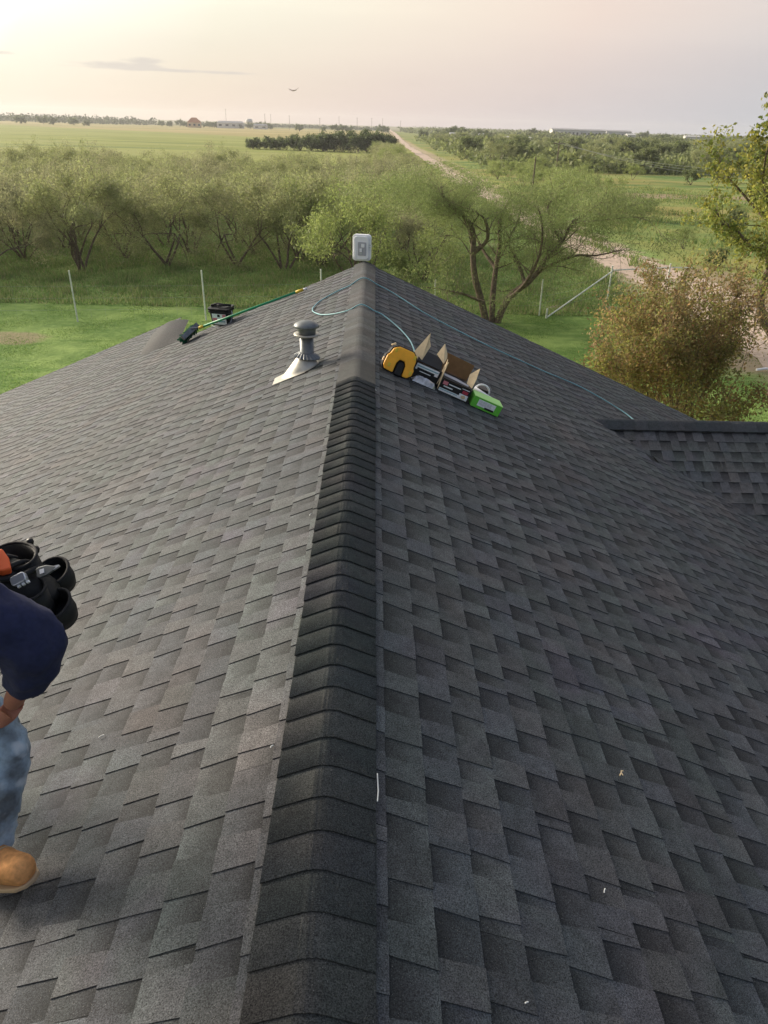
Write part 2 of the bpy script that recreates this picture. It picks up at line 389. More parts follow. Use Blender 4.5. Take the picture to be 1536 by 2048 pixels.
def build_ground():
    # one sheet, finer near the house, out to the horizon; gentle undulation away from the yard
    rs = [0, 8, 16, 24, 32, 40, 50, 62, 78, 98, 125, 160, 210, 280, 380, 520, 720, 1000, 1500, 2300, 3600, 6000, 9000]
    n = 96; v = [(0, 10, G0)]; f = []
    for r in rs[1:]:
        for k in range(n):
            a = 2*math.pi*k/n; x = r*math.cos(a); y = 10 + r*math.sin(a)
            und = 0 if r < 60 else .0012*min(r-60, 500)*math.sin(x*.011+1)*math.cos(y*.007)
            v.append((x, y, G0 + und))
    for k in range(n): f.append((0, 1+k, 1+(k+1)%n))
    for i in range(len(rs)-2):
        for k in range(n):
            a = 1+i*n+k; b = 1+i*n+(k+1)%n; f.append((a, a+n, b+n, b))
    mb = MB(); mb.add(v, f); tag(mb.build('ground', M['land'], smooth=True), kind='structure')
build_ground()
def gz(x, y):
    r = math.hypot(x, y-10)
    return G0 + (0 if r < 60 else .0012*min(r-60, 500)*math.sin(x*.011+1)*math.cos(y*.007))

def road_material():
    m = mat('dirt road', (.55,.42,.32), .95, noise=[(.5,.14),(4,.16),(.12,.12)], bump=(5,.05), coord='World')
    return m
def build_road():
    cl = [(17.8,18),(17.9,30),(18.2,38),(18.2,46),(17.3,54),(16.7,63),(15.9,72),(15.6,91),(15.2,107),(14.2,131),(14.4,205),(14.4,300),(14.6,390),(17,600),(20,900),(25,1400),(30,2200)]
    pts = smooth_path([(x,y,0) for x,y in cl], 10); rnd = random.Random(4)
    v = []; f = []; n = 7
    for i, p in enumerate(pts):
        w = (1.45 if p.y > 60 else 2.3) + rnd.uniform(-.4,.4)
        if p.y > 400: w += .001*(p.y-400)
        for k in range(n):
            t = k/(n-1)*2-1
            x = p.x + t*w + (rnd.uniform(-.2,.2) if abs(t) == 1 else 0)
            rut = -.03 if k in (2, 4) else 0
            v.append((x, p.y, gz(x, p.y) + (.02 if abs(t) == 1 else .06 + rut) + max(0, p.y-100)*.0008))
    for i in range(len(pts)-1):
        for k in range(n-1):
            a = i*n+k; f.append((a, a+1, a+n+1, a+n))
    mb = MB(); mb.add(v, f); tag(mb.build('dirt_road', road_material(), smooth=True), kind='structure')
build_road()

# ================================================================== HOUSE
PX, PZ, SL = -.12, -1.812, .43            # ridge x, ridge height, pitch of the main slopes
cs = 1/math.sqrt(1+SL*SL); sn = SL*cs
Y0, Y1 = -6.0, 11.45                       # near and far gable ends
def roof_z(x, y=0): return PZ - SL*abs(x-PX)
NL = Vector((-sn, 0, cs)); NR = Vector((sn, 0, cs))
house = empty('house', (0, 3, G0), 'single storey house under a charcoal shingle roof seen from its ridge', 'house')
HI = Matrix.Translation((0, -3, -G0))      # world -> house local
def hp(o): o.parent = house; o.matrix_parent_inverse = HI.copy(); return o
def add_house_part(mb, name, m, smooth=False): return hp(mb.build(name, m, smooth=smooth))

WSL = .55; WZ = -3.0 ; WY = 8.15           # wing on the right: ridge height and its y
wcs = 1/math.sqrt(1+WSL*WSL); wsn = WSL*wcs
XL, XR = -8.6, 8.4
def slab(mb, quad, th=.06):
    q = [Vector(p) for p in quad]; n = (q[1]-q[0]).cross(q[2]-q[0]).normalized()
    if n.z < 0: q.reverse(); n = -n
    k = len(q); vs = q + [p - n*th for p in q]
    mb.add(vs, [tuple(range(k)), tuple(range(2*k-1, k-1, -1))] + [(i, k+i, k+(i+1)%k, (i+1)%k) for i in range(k)])
slopes = {}
d = .012                                   # underlay sits this far beneath the shingle datum
mb = MB(); slab(mb, [(PX,Y0,PZ-d),(PX,Y1,PZ-d),(XL,Y1,roof_z(XL)-d),(XL,Y0,roof_z(XL)-d)]); slopes['L'] = add_house_part(mb, 'roof_slope', M['deck'])
mb = MB(); slab(mb, [(PX,Y0,PZ-d),(PX,Y1,PZ-d),(XR,Y1,roof_z(XR)-d),(XR,Y0,roof_z(XR)-d)]); slopes['R'] = add_house_part(mb, 'roof_slope', M['deck'])
mb = MB(); slab(mb, [(-3.75,Y1+.002,roof_z(-3.75)-d),(-3.75,14.1,roof_z(-3.75)-d),(XL,14.1,roof_z(XL)-d),(XL,Y1+.002,roof_z(XL)-d)]); slopes['LE'] = add_house_part(mb, 'roof_slope', M['deck'])
WX0 = PX + (PZ-WZ)/SL; XW = 15.0; WYF = 4.0; WYB = 12.3
def wz(y): return WZ - WSL*abs(y-WY)
mb = MB(); slab(mb, [(WX0+.02,WY,WZ-d),(XW,WY,WZ-d),(XW,WYF,wz(WYF)-d),(PX+(PZ-wz(WYF))/SL+.02,WYF,wz(WYF)-d)]); slopes['W'] = add_house_part(mb, 'roof_slope', M['deck'])
mb = MB(); slab(mb, [(WX0+.02,WY,WZ-d),(XW,WY,WZ-d),(XW,WYB,wz(WYB)-d),(PX+(PZ-wz(WYB))/SL+.02,WYB,wz(WYB)-d)]); slopes['WB'] = add_house_part(mb, 'roof_slope', M['deck'])
# walls and gables
mb = MB(); zt = roof_z(XL)-.12
mb.box((XL+.5, Y0+.4, G0), (XR-.5, Y1-.4, roof_z(XR)-.16)); add_house_part(mb, 'wall', M['brick'])
mb = MB()
mb.add([(XL+.5,Y1-.4,zt),(XR-.5,Y1-.4,roof_z(XR)-.16),(XR-.5,Y1-.4,roof_z(XR-.5)-.1),(PX,Y1-.4,PZ-.1),(XL+.5,Y1-.4,roof_z(XL+.5)-.1)], [(4,3,2,1,0)])
add_house_part(mb, 'gable_wall', M['brick']); mb = MB()
mb.add([(XL+.5,Y0+.4,zt),(XR-.5,Y0+.4,roof_z(XR)-.16),(XR-.5,Y0+.4,roof_z(XR-.5)-.1),(PX,Y0+.4,PZ-.1),(XL+.5,Y0+.4,roof_z(XL+.5)-.1)], [(0,1,2,3,4)])
add_house_part(mb, 'gable_wall', M['brick'])
mb = MB(); mb.box((XR-.499, WYF+.4, G0), (XW-.4, WYB-.4, wz(WYB)-.1)); add_house_part(mb, 'wall', M['brick']); mb = MB(); mb.box((XL+.5, Y1-.399, G0), (-4.0, 13.8, roof_z(XL)-.1)); add_house_part(mb, 'wall', M['brick'])
for a, b, sx in ((PX, XL, -1), (PX, XR, 1)):
    mb = MB(); y = Y1
    pts = [(a, PZ-d-.005), (b, roof_z(b)-d-.005), (b, roof_z(b)-.2), (a, PZ-.2)]
    mb.add([(x, y+.001, z) for x, z in pts] + [(x, y+.026, z) for x, z in pts], [(0,1,2,3),(7,6,5,4),(0,4,5,1),(1,5,6,2),(2,6,7,3),(3,7,4,0)])
    add_house_part(mb, 'rake_board', M['trim'])
mb = MB(); mb.box((XL-.03, Y0, roof_z(XL)-.2), (XL-.001, 14.1, roof_z(XL)-.02)); add_house_part(mb, 'fascia_board', M['trim'])

# ---- shingles: every shingle a laminated strip with proud tabs of uneven width
EXP = .143
PAL = [(c[0]*.78, c[1]*.78, c[2]*.81) for c in [(.084,.084,.084), (.076,.078,.082), (.074,.076,.083), (.080,.077,.078), (.075,.079,.078), (.070,.073,.079), (.088,.088,.088), (.068,.068,.071)]]
def shingle_geo(rng, length):
    """local frame: x along the course, y up the slope, z off the roof; returns verts, faces, colours"""
    v = []; f = []; c = []
    def quad(pts, cols):
        n = len(v); v.extend(pts); c.extend(cols); f.append((n, n+1, n+2, n+3))
    def mul(a, k): return (a[0]*k, a[1]*k, a[2]*k)
    base = rng.choice(PAL); up = EXP+.006
    xs = [0.0008]; x = 0; tabs = []
    x = rng.uniform(-.05, .08)
    gap = rng.uniform(.06, .13)
    while x < length:
        w = rng.uniform(.085, .14); x0 = max(x, .0008); x1 = min(x+w, length-.0008)
        if x1-x0 > .02: tabs.append((x0, x1))
        x += w + rng.uniform(.075, .135)
    # base strip, with the darker printed band beneath the course above
    e = rng.uniform(-.0015, .0015)
    L0, L1 = .0008, length-.0008
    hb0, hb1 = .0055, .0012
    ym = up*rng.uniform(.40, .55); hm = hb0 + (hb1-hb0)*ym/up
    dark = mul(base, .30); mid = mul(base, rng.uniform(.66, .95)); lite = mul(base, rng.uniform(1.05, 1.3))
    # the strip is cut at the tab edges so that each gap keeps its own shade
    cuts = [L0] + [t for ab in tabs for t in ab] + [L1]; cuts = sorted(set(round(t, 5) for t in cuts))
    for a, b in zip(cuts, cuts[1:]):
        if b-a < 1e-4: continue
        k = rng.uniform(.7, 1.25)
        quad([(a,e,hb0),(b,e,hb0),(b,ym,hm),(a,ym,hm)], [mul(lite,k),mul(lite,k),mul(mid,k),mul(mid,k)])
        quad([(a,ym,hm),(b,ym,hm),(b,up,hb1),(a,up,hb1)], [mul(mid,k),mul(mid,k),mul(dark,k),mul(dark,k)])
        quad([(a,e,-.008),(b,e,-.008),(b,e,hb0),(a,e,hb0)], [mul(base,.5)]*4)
    for x0, x1 in tabs:
        col = rng.choice(PAL) if rng.random() < .5 else base
        col = mul(col, rng.uniform(.9, 1.4)); d2 = mul(col, rng.uniform(.78, .98))
        s = rng.uniform(-.004, .012); y0 = e - rng.uniform(0, .0015)
        a0, a1 = x0, x1; b0, b1 = x0+s, x1-s
        h0, h1 = hb0+.0038, hb1+.0036
        quad([(a0,y0,h0),(a1,y0,h0),(b1,up,h1),(b0,up,h1)], [col,col,d2,d2])
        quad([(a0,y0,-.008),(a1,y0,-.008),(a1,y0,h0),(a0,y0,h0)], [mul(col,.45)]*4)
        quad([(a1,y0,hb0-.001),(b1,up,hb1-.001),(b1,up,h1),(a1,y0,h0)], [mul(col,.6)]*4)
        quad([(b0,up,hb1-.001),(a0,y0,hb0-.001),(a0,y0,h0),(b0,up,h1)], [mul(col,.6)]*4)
    return np.array(v), np.array(f), np.array(c)
srng = random.Random(11)
SLEN = 1.0
VARIANTS = []
for i in range(28):
    v, f, c = shingle_geo(srng, SLEN)
    VARIANTS.append((v, f, c, np_mesh('shingle', v, f, c, M['shingle'])))
def cam_size(p):
    c = W.transposed() @ Vector(p)
    if c.z > -.3: return 0
    x = CX + FPX*c.x/-c.z; y = CY - FPX*c.y/-c.z
    if not (-250 < x < 1780 and 120 < y < 2350): return 0
    return 1/c.length
pieces = []     # (size, slope key, matrix, variant)
def lay(key, org, ex, ey, ez, u0, ulen, x_ranges, skip=None):
    """org: point on the slope at the top; ex along courses, ey up slope; courses at slope distance u0 + k*EXP below org"""
    k = 0; u = u0
    rot = Matrix((ex, ey, ez)).transposed()
    while u < ulen:
        xr = x_ranges(u)
        x = xr[0] + srng.uniform(-.9, -.05)
        while x < xr[1]:
            p = org + ex*x - ey*u
            L = 1.0
            cen = org + ex*(x+.5) - ey*(u-.07)
            if x+L > xr[0] and not (skip and skip(cen)):
                m = rot.to_4x4(); m.translation = p
                clip0 = xr[0] > x; clip1 = x+L > xr[1]
                pieces.append((cam_size(cen), key, m, srng.randrange(len(VARIANTS)), max(0, xr[0]-x), min(L, xr[1]-x), abs(cen.y) if key != 'X' else 0))
            x += L
        u += EXP; k += 1
def wing_over(p):     # hidden under the wing
    return p.x > WX0+.3 and WYF < p.y < WYB and wz(p.y) > roof_z(p.x) + .12
upL = Vector((cs, 0, sn)); upR = Vector((-cs, 0, sn))
ridge = Vector((PX, 0, PZ))
# left: ex = -Y
lay('L', ridge, Vector((0,-1,0)), upL, NL, .20, (PX-XL)/cs, lambda u: (-Y1-.012, 1.0))
lay('LE', ridge, Vector((0,-1,0)), upL, NL, .20+EXP*26, (PX-XL)/cs, lambda u: (-14.11, -Y1-.014))
lay('R', ridge, Vector((0,1,0)), upR, NR, .205, (XR-PX)/cs, lambda u: (-1.0, Y1+.012), wing_over)
wing_top = Vector((0, WY, WZ)); upW = Vector((0, wcs, wsn)); NW = Vector((0, -wsn, wcs))
lay('W', wing_top, Vector((1,0,0)), upW, NW, .15, (WY-WYF)/wcs, lambda u: (PX + (PZ-(WZ-u*wsn))/SL - .4, XW))
lay('WB', wing_top, Vector((-1,0,0)), Vector((0,-wcs,wsn)), Vector((0,wsn,wcs)), .15, 2.2, lambda u: (-XW, -(PX + (PZ-(WZ-u*wsn))/SL - .02)))
pieces.sort(key=lambda t: -t[0])
full = [p for p in pieces if p[0] > 0 and p[4] < 1e-6 and p[5] > .999]
single = set(id(p) for p in full[:290])
bulk = {}
for pc in pieces:
    size, key, m, vi, c0, c1, _ = pc
    v, f, c, me = VARIANTS[vi]
    if id(pc) in single:
        o = link('shingle', me); o.matrix_world = m; o.parent = slopes[key]; o.matrix_parent_inverse = Matrix.Identity(4)
        continue
    b = bulk.setdefault(key, [[], [], [], 0])
    vv = v.copy()
    if c0 > 0 or c1 < .999: vv[:, 0] = np.clip(vv[:, 0], c0, c1)
    mm = np.array(m); w = vv @ mm[:3, :3].T + mm[:3, 3]
    b[0].append(w); b[1].append(f + b[3]); b[2].append(c); b[3] += len(v)
for key, b in bulk.items():
    me = np_mesh('shingle_courses', np.vstack(b[0]), np.vstack(b[1]), np.vstack(b[2]), M['shingle'])
    o = link('shingle_courses', me); o.parent = slopes[key]; o['kind'] = 'stuff'

# ---- ridge caps
CAPC = [(.046,.047,.046), (.052,.051,.048), (.040,.042,.043), (.058,.055,.051), (.043,.046,.044)]
def cap_mesh(rng, slope, half, ln, lift, flat):
    """one bent cap; local x across the ridge, y along it (visible edge at y=0), z up from the ridge line"""
    th = math.atan(slope); col = rng.choice(CAPC); k = rng.uniform(.85, 1.15); col = tuple(a*k for a in col)
    prof = []; rr = .095                       # rounding radius
    t = rr*math.tan(th/2)
    N = 7
    for i in range(-N, N+1):
        a = th*i/N; x = rr*math.sin(a); z = -rr/math.cos(th) + rr*math.cos(a) + .004
        prof.append((x, z))
    e = prof[-1]; L = half - e[0]
    prof = [(-half, e[1]-L*slope)] + prof + [(half, e[1]-L*slope)]
    mb = MB(); n = len(prof)
    wob = [rng.uniform(-.0015,.0015) for _ in prof]
    v = []; c = []
    thk = .0050
    for (y, hz) in ((0, lift), (ln, flat)):
        for i, (x, z) in enumerate(prof):
            sl = 0
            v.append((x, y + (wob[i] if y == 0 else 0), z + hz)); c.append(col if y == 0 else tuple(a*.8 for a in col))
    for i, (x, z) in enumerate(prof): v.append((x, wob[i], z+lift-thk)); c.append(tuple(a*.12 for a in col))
    f = [(i, i+1, n+i+1, n+i) for i in range(n-1)] + [(2*n+i, 2*n+i+1, i+1, i) for i in range(n-1)]
    # side edges
    for s0 in (0, n-1):
        b = len(v); x, z = prof[s0]
        v += [(x, 0, z+lift-thk), (x, ln, z+flat-thk), (x, ln, z+flat), (x, 0, z+lift)]; c += [tuple(a*.4 for a in col)]*4
        f.append((b, b+1, b+2, b+3) if s0 else (b+3, b+2, b+1, b))
    me = np_mesh('ridge_cap', np.array(v), np.array(f), np.array(c), M['shingle'])
    me.polygons.foreach_set('use_smooth', [i < n-1 for i in range(len(f))]); return me
crng = random.Random(5)
near_caps = [cap_mesh(crng, SL, .158, .30, .027, .006) for _ in range(10)]
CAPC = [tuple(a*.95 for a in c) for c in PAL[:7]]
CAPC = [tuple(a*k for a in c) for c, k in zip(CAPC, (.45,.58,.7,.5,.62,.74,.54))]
far_caps = [cap_mesh(crng, SL, .156, .33, .021, .004) for _ in range(12)]
y = 5.66; first_cap = None
while y > -1.6:
    o = link('ridge_cap', crng.choice(near_caps)); o.matrix_world = Matrix.Translation((PX+crng.uniform(-.003,.003), y, PZ)) @ Matrix.Rotation(crng.uniform(-.012,.012), 4, 'Z')
    hp(o)
    if first_cap is None: first_cap = o
    y -= .1236 + crng.uniform(-.004,.004)
y = 5.70
while y < Y1+.02:
    yy = min(y+.17, Y1+.02)
    o = link('ridge_cap', crng.choice(far_caps)); o.matrix_world = Matrix.Translation((PX, yy, PZ)) @ Matrix.Rotation(math.pi, 4, 'Z'); hp(o)
    y += .143
# wing ridge caps: laid along X, free edge toward the main roof's far side
CAPC = [(.050,.051,.052), (.042,.044,.047), (.058,.058,.060)]
wing_caps = [cap_mesh(crng, WSL, .15, .33, .020, .010) for _ in range(6)]
x = WX0-.28
while x < XW:
    o = link('ridge_cap', crng.choice(wing_caps)); o.matrix_world = Matrix.Translation((x+.15, WY, WZ+.012)) @ Matrix.Rotation(math.pi/2, 4, 'Z'); hp(o)
    x += .143
# torn pale edge on one cap and nail scraps where the two runs of cap meet
mb = MB(); mb.tube([(PX+.163, 1.725, PZ-.043), (PX+.166, 1.66, PZ-.048), (PX+.163, 1.615, PZ-.044)], .0022, 5); add_house_part(mb, 'torn_cap_edge', M['white_nail'])

# ---- low shingled hump where the far lower roof begins, left
def z_on(x): return roof_z(x)
def hump():
    P = []; c = []; n = 13; rows = 9
    for j in range(rows):
        t = j/(rows-1); y = 11.45 + t*2.0; xc_ = -3.36 - .30*t; hw = .36
        rise = .115*min(1, t*3.2)**.6
        for i in range(n):
            s_ = i/(n-1)*2-1; x = xc_ + s_*hw; w = max(0, 1-abs(s_)**1.6)
            P.append((x, y, z_on(x) + rise*w - .012)); c.append((.022,.022,.024))
    f = [(j*n+i, j*n+i+1, (j+1)*n+i+1, (j+1)*n+i) for j in range(rows-1) for i in range(n-1)]
    me = np_mesh('hip_hump', np.array(P), np.array(f), np.array(c), M['shingle']); me.polygons.foreach_set('use_smooth', [True]*len(f))
    o = link('hip_hump', me); hp(o)
hump()

# ================================================================== THINGS ON THE ROOF
# ---- vent pipe
vent = empty('vent_pipe', (-.6, 6.74, -2.02), 'grey metal vent pipe with round cap and cone flashing on the left roof slope', 'vent pipe')
def vpart(mb, name, m, smooth=True): 
    o = mb.build(name, m, smooth=smooth); o.parent = vent; o.matrix_parent_inverse = Matrix.Translation((.6, -6.74, 2.02)); return o
VX, VY = -.595, 6.74
T = Matrix.Translation((VX, VY, 0))
mb = MB(); mb.lathe([(.064,-2.0),(.064,-1.70),(.058,-1.70),(.058,-2.0)], T); vpart(mb, 'pipe', M['galv'])
mb = MB(); mb.box((VX-.066, VY-.004, -1.99), (VX-.0635, VY+.004, -1.72)); vpart(mb, 'seam', M['galv'], False)
mb = MB(); mb.lathe([(.0,-1.578),(.03,-1.58),(.07,-1.592),(.105,-1.610),(.119,-1.632),(.112,-1.640),(.075,-1.636)], T); vpart(mb, 'cap', M['galv'])
mb = MB(); mb.lathe([(.084,-1.636),(.086,-1.655),(.084,-1.70),(.078,-1.702)], T); vpart(mb, 'cap_collar', M['galv'])
mb = MB(); mb.lathe([(.080,-1.700),(.116,-1.698),(.119,-1.708),(.112,-1.716),(.066,-1.712)], T); vpart(mb, 'lower_ring', M['galv_light'])
# storm collar, crimped
mb = MB(); vs = []; n = 40
for r, z, cr in ((.065,-1.868,0),(.074,-1.873,0),(.118,-1.912,.007),(.116,-1.917,.007)):
    for k in range(n):
        a = 2*math.pi*k/n; q = r + cr*(1 if k % 2 else -1); vs.append((VX+q*math.cos(a), VY+q*math.sin(a), z + (.003 if k % 2 else 0)*(cr > 0) + q*math.cos(a)*-.10))
mb.add(vs, [(i*n+k, i*n+(k+1)%n, (i+1)*n+(k+1)%n, (i+1)*n+k) for i in range(3) for k in range(n)]); vpart(mb, 'storm_collar', M['galv'], False)
# cone flashing, skewed onto the slope
mb = MB(); n = 32; vs = []
for t in (0, .3, .6, .85, 1, 1.05):
    for k in range(n):
        a = 2*math.pi*k/n; top = Vector((VX+.070*math.cos(a), VY+.070*math.sin(a), -1.885 + .0*math.cos(a)))
        bx = -.665+.165*math.cos(a); by = 6.71+.135*math.sin(a); bot = Vector((bx, by, roof_z(bx)+.014))
        tt = min(t, 1); p = top.lerp(bot, tt**1.15)
        if t > 1: p = Vector((-.665+.185*math.cos(a), 6.71+.155*math.sin(a), 0)); p.z = roof_z(p.x)+.0135
        vs.append(p)
mb.add(vs, [(i*n+(k+1)%n, i*n+k, (i+1)*n+k, (i+1)*n+(k+1)%n) for i in range(5) for k in range(n)]); vpart(mb, 'cone_flashing', M['galv_light'])
T2 = frame((0,0,0), upL*-1, NL)
mb = MB()
def on_left(x, y, h=0): return Vector((x, y, roof_z(x))) + NL*h
q = [on_left(-.90, 6.56, .0125), on_left(-.90, 6.77, .0125), on_left(-.66, 6.86, .012), on_left(-.60, 6.56, .012)]
slab(mb, q, .004); vpart(mb, 'flashing_plate', M['galv_light'], False)

# ---- white box on the ridge end
wb = empty('equipment_box', (-.17, 11.52, -1.80), 'white plastic equipment box standing at the far end of the ridge', 'equipment box')
def rrect(w, h, r, n=5, cx=0, cy=0):
    pts = []
    for sx, sy, a0 in ((1,1,0), (-1,1,90), (-1,-1,180), (1,-1,270)):
        for k in range(n+1):
            a = R(a0 + 90*k/n); pts.append((cx + sx*(w/2-r) + r*math.cos(a), cy + sy*(h/2-r) + r*math.sin(a)))
    return pts
TB = Matrix.Rotation(R(-12), 4, 'Z') @ Matrix.Rotation(R(90), 4, 'X')       # prism XY -> XZ, extruded toward -Y
def wpart(pts, z0, z1, name, m, bevel=.004, dz=.19):
    mb = MB(); mb.prism(pts, z0, z1, Matrix.Translation((0,0,dz)) @ TB); return mb.build(name, m, wb, bevel=bevel)
wpart(rrect(.27, .37, .045), -.055, .03, 'housing', M['white_plastic'], .008)
wpart(rrect(.23, .33, .05), .031, .055, 'front_cover', M['white_plastic'], .010)
wpart(rrect(.125, .19, .012, cx=.015, cy=-.01), .0555, .063, 'recessed_panel', M['grey_plastic'], .003)
wpart(rrect(.05, .05, .006, cx=.03, cy=.035), .0635, .069, 'socket', M['white_plastic'], .002)
wpart(rrect(.035, .05, .006, cx=.0, cy=-.03), .0635, .075, 'latch', M['white_plastic'], .002)
wpart(rrect(.018, .02, .004, cx=.005, cy=-.075), .0635, .072, 'screw', M['steel'], .002)
wpart(rrect(.03, .23, .006, cx=-.085, cy=-.02), .0555, .060, 'raised_rib', M['white_plastic'], .002)
mb = MB(); mb.tube([(.10,-.07,.235),(.135,-.10,.24),(.148,-.085,.232)], .006, 6); mb.tube([(.10,-.07,.205),(.14,-.09,.21),(.152,-.07,.214)], .005, 6); mb.build('bracket', M['steel'], wb)
mb = MB(); mb.tube([(.03,.0,-.35),(.03,.0,.02)], .02, 10); mb.build('mast', M['galv'], wb)

# ---- air hose, one length crossing the ridge twice
def on_right(x, y, h=0): return Vector((x, y, roof_z(x))) + NR*h
hp_xy = [(3.45,8.93),(3.37,9.25),(3.05,9.52),(2.75,9.6),(2.3,9.50),(2.01,9.48),(1.6,9.46),(1.33,9.48),(.95,9.56),(.68,9.65),(.42,9.88),(.25,10.02),(.08,10.06),(-.12,10.03),(-.3,9.95),(-.42,9.93),(-.55,9.86),(-.68,9.72),(-.74,9.5),(-.74,9.3),(-.69,9.08),(-.6,8.82),(-.48,8.62),(-.35,8.48),(-.25,8.42),(-.12,8.40),(.02,8.42),(.12,8.42),(.26,8.22),(.36,7.98),(.42,7.7),(.45,7.2),(.48,6.8)]
pts = []
for x, y in hp_xy:
    crest = max(0, 1-abs(x-PX)/.16)
    pts.append((x, y, roof_z(x) + .022 + .012*crest))
mb = MB(); mb.tube(smooth_path(pts, 6), .0075, 8)
tag(mb.build('air_hose', M['hose'], smooth=True), 'thin teal air hose looping twice over the roof ridge', 'hose')

# ---- broom
broom = empty('push_broom', (-2.68, 11.2, roof_z(-2.68)), 'green push broom lying along the far edge of the left slope', 'broom')
bi = Matrix.Translation((2.68, -11.2, -roof_z(-2.68)))
def bp_(mb, name, m, smooth=False): o = mb.build(name, m, smooth=smooth); o.parent = broom; o.matrix_parent_inverse = bi.copy(); return o
A = on_left(-2.46, 11.05, .115); B = on_left(-1.10, 11.08, .045); dv = (B-A)
mb = MB(); mb.tube([A, B], .017, 10); bp_(mb, 'handle', M['green_pole'], True)
mb = MB(); mb.tube([A+dv*.998, A+dv*1.075], .021, 10); bp_(mb, 'yellow_grip', M['yellow'], True)
mb = MB(); mb.tube([A+dv*1.076, A+dv*1.115], .014, 10); bp_(mb, 'white_tip', M['white_plastic'], True)
mb = MB(); mb.tube([A-dv*.05, A+dv*.001], .022, 10); bp_(mb, 'yellow_collar', M['yellow'], True)
ax = Vector((.30,-.62,.42)).normalized()          # head leans up on its edge
hc = on_left(-2.66, 11.02, .12); TH = frame(hc, Vector((.38,.55,.30)), Vector((.5,-.5,.6)))
mb = MB(); mb.box((-.17,-.035,-.01), (.17,.035,.045), T=TH); o = bp_(mb, 'head_block', M['galv'])
mb = MB(); rb = random.Random(3)
for i in range(260):
    x = rb.uniform(-.165,.165); y = rb.uniform(-.03,.03); sp = Vector((x*1.15, y*2.6, -.11+rb.uniform(-.01,.01)))
    p = Vector((x, y, -.008)); s_ = .005
    mb.add([TH@(p+Vector((-s_,0,0))), TH@(p+Vector((s_,0,0))), TH@(sp+Vector((s_*1.5,0,0))), TH@(sp+Vector((-s_*1.5,0,0)))], [(0,1,2,3)])
    mb.add([TH@(p+Vector((0,-s_,0))), TH@(p+Vector((0,s_,0))), TH@(sp+Vector((0,s_*1.5,0))), TH@(sp+Vector((0,-s_*1.5,0)))], [(0,1,2,3)])
tag(bp_(mb, 'bristles', M['green_brush']), kind='stuff')
mb = MB(); mb.tube([A-dv*.04, hc+Vector((.02,0,.05))], .014, 8); mb.tube([A-dv*.02, hc+Vector((.10,.09,.06))], .008, 8); bp_(mb, 'brace', M['galv'])

# ---- bucket
bk = empty('container', (0,0,0), 'boxy black container with a white and pink label beside the broom', 'container')
Tb = frame((0,0,0), Vector((.9,-.22,0)), NL)
bk.matrix_world = Matrix.Translation(on_left(-2.25, 11.26, .012)) @ Tb
def taper(w0, d0, w1, d1, z0, z1, r, m, name, bevel=.004):
    a = rrect(w0, d0, r, 4); b = rrect(w1, d1, r, 4); n = len(a); mb = MB()
    mb.add([(x,y,z0) for x, y in a] + [(x,y,z1) for x, y in b], [tuple(range(n-1,-1,-1)), tuple(range(n,2*n))] + [(i,(i+1)%n,n+(i+1)%n,n+i) for i in range(n)])
    return mb.build(name, m, bk, bevel=bevel)
taper(.25, .20, .30, .24, 0, .235, .03, M['paint_black'], 'body')
taper(.325, .265, .33, .27, .200, .222, .035, M['rubber'], 'rim')
taper(.33, .27, .335, .275, .2355, .262, .035, M['paint_black'], 'lid')
mb = MB(); mb.tube([(-.15,-.02,.275),(-.05,.03,.29),(.06,-.03,.30),(.15,.02,.285)], .018, 8); mb.tube([(-.12,.06,.275),(.02,-.06,.292),(.14,.05,.278)], .014, 8); mb.build('coiled_strap', M['rubber'], bk, smooth=True)
def face(x0, x1, z0, z1, off, m, name):
    yy = lambda z: -(.100 + .020*z/.235) - off
    mb = MB(); slab_pts = [(x0,yy(z0),z0),(x1,yy(z0),z0),(x1,yy(z1),z1),(x0,yy(z1),z1)]
    mb.add(slab_pts + [(x,y+.0015,z) for x,y,z in slab_pts], [(0,1,2,3),(7,6,5,4),(0,4,5,1),(1,5,6,2),(2,6,7,3),(3,7,4,0)]); return mb.build(name, m, bk)
face(-.105, .115, .02, .185, .003, M['label_white'], 'label')
face(-.10, -.03, .04, .12, .0055, M['label_pink'], 'pink_print'); face(.06, .11, .11, .18, .0055, M['label_pink'], 'pink_print')
face(-.02, .02, .135, .175, .0055, M['rubber'], 'emblem'); face(-.02, .09, .06, .08, .0055, M['label_blue'], 'print_line')
mb = MB(); mb.tube(smooth_path([(.165,0,.21),(.19,-.06,.15),(.16,-.14,.03),(0,-.19,-.0),(-.14,-.13,.02)], 5), .004, 6); mb.build('wire_handle', M['steel'], bk)

# ---- boxes and tools on the right slope. local frame: x down the slope, y away, z off the roof
RS = frame(Vector((0,0,0)), Vector((cs, .04, -sn)), NR)
def rs_at(x, y, h=.012): m = RS.copy(); m.translation = on_right(x, y, h); return m
def boxpart(parent, name, lo, hi, m, bevel=.0, T=None): 
    mb = MB(); mb.box(lo, hi, T=T); return mb.build(name, m, parent, bevel=bevel)
def quadpanel(parent, name, pts, th, m):
    mb = MB(); slab(mb, pts, th) if False else None
    q = [Vector(p) for p in pts]; n = (q[1]-q[0]).cross(q[2]-q[0]).normalized()*th
    k = len(q); mb.add(q+[p-n for p in q], [tuple(range(k)), tuple(range(2*k-1,k-1,-1))]+[(i,k+i,k+(i+1)%k,(i+1)%k) for i in range(k)])
    return mb.build(name, m, parent)
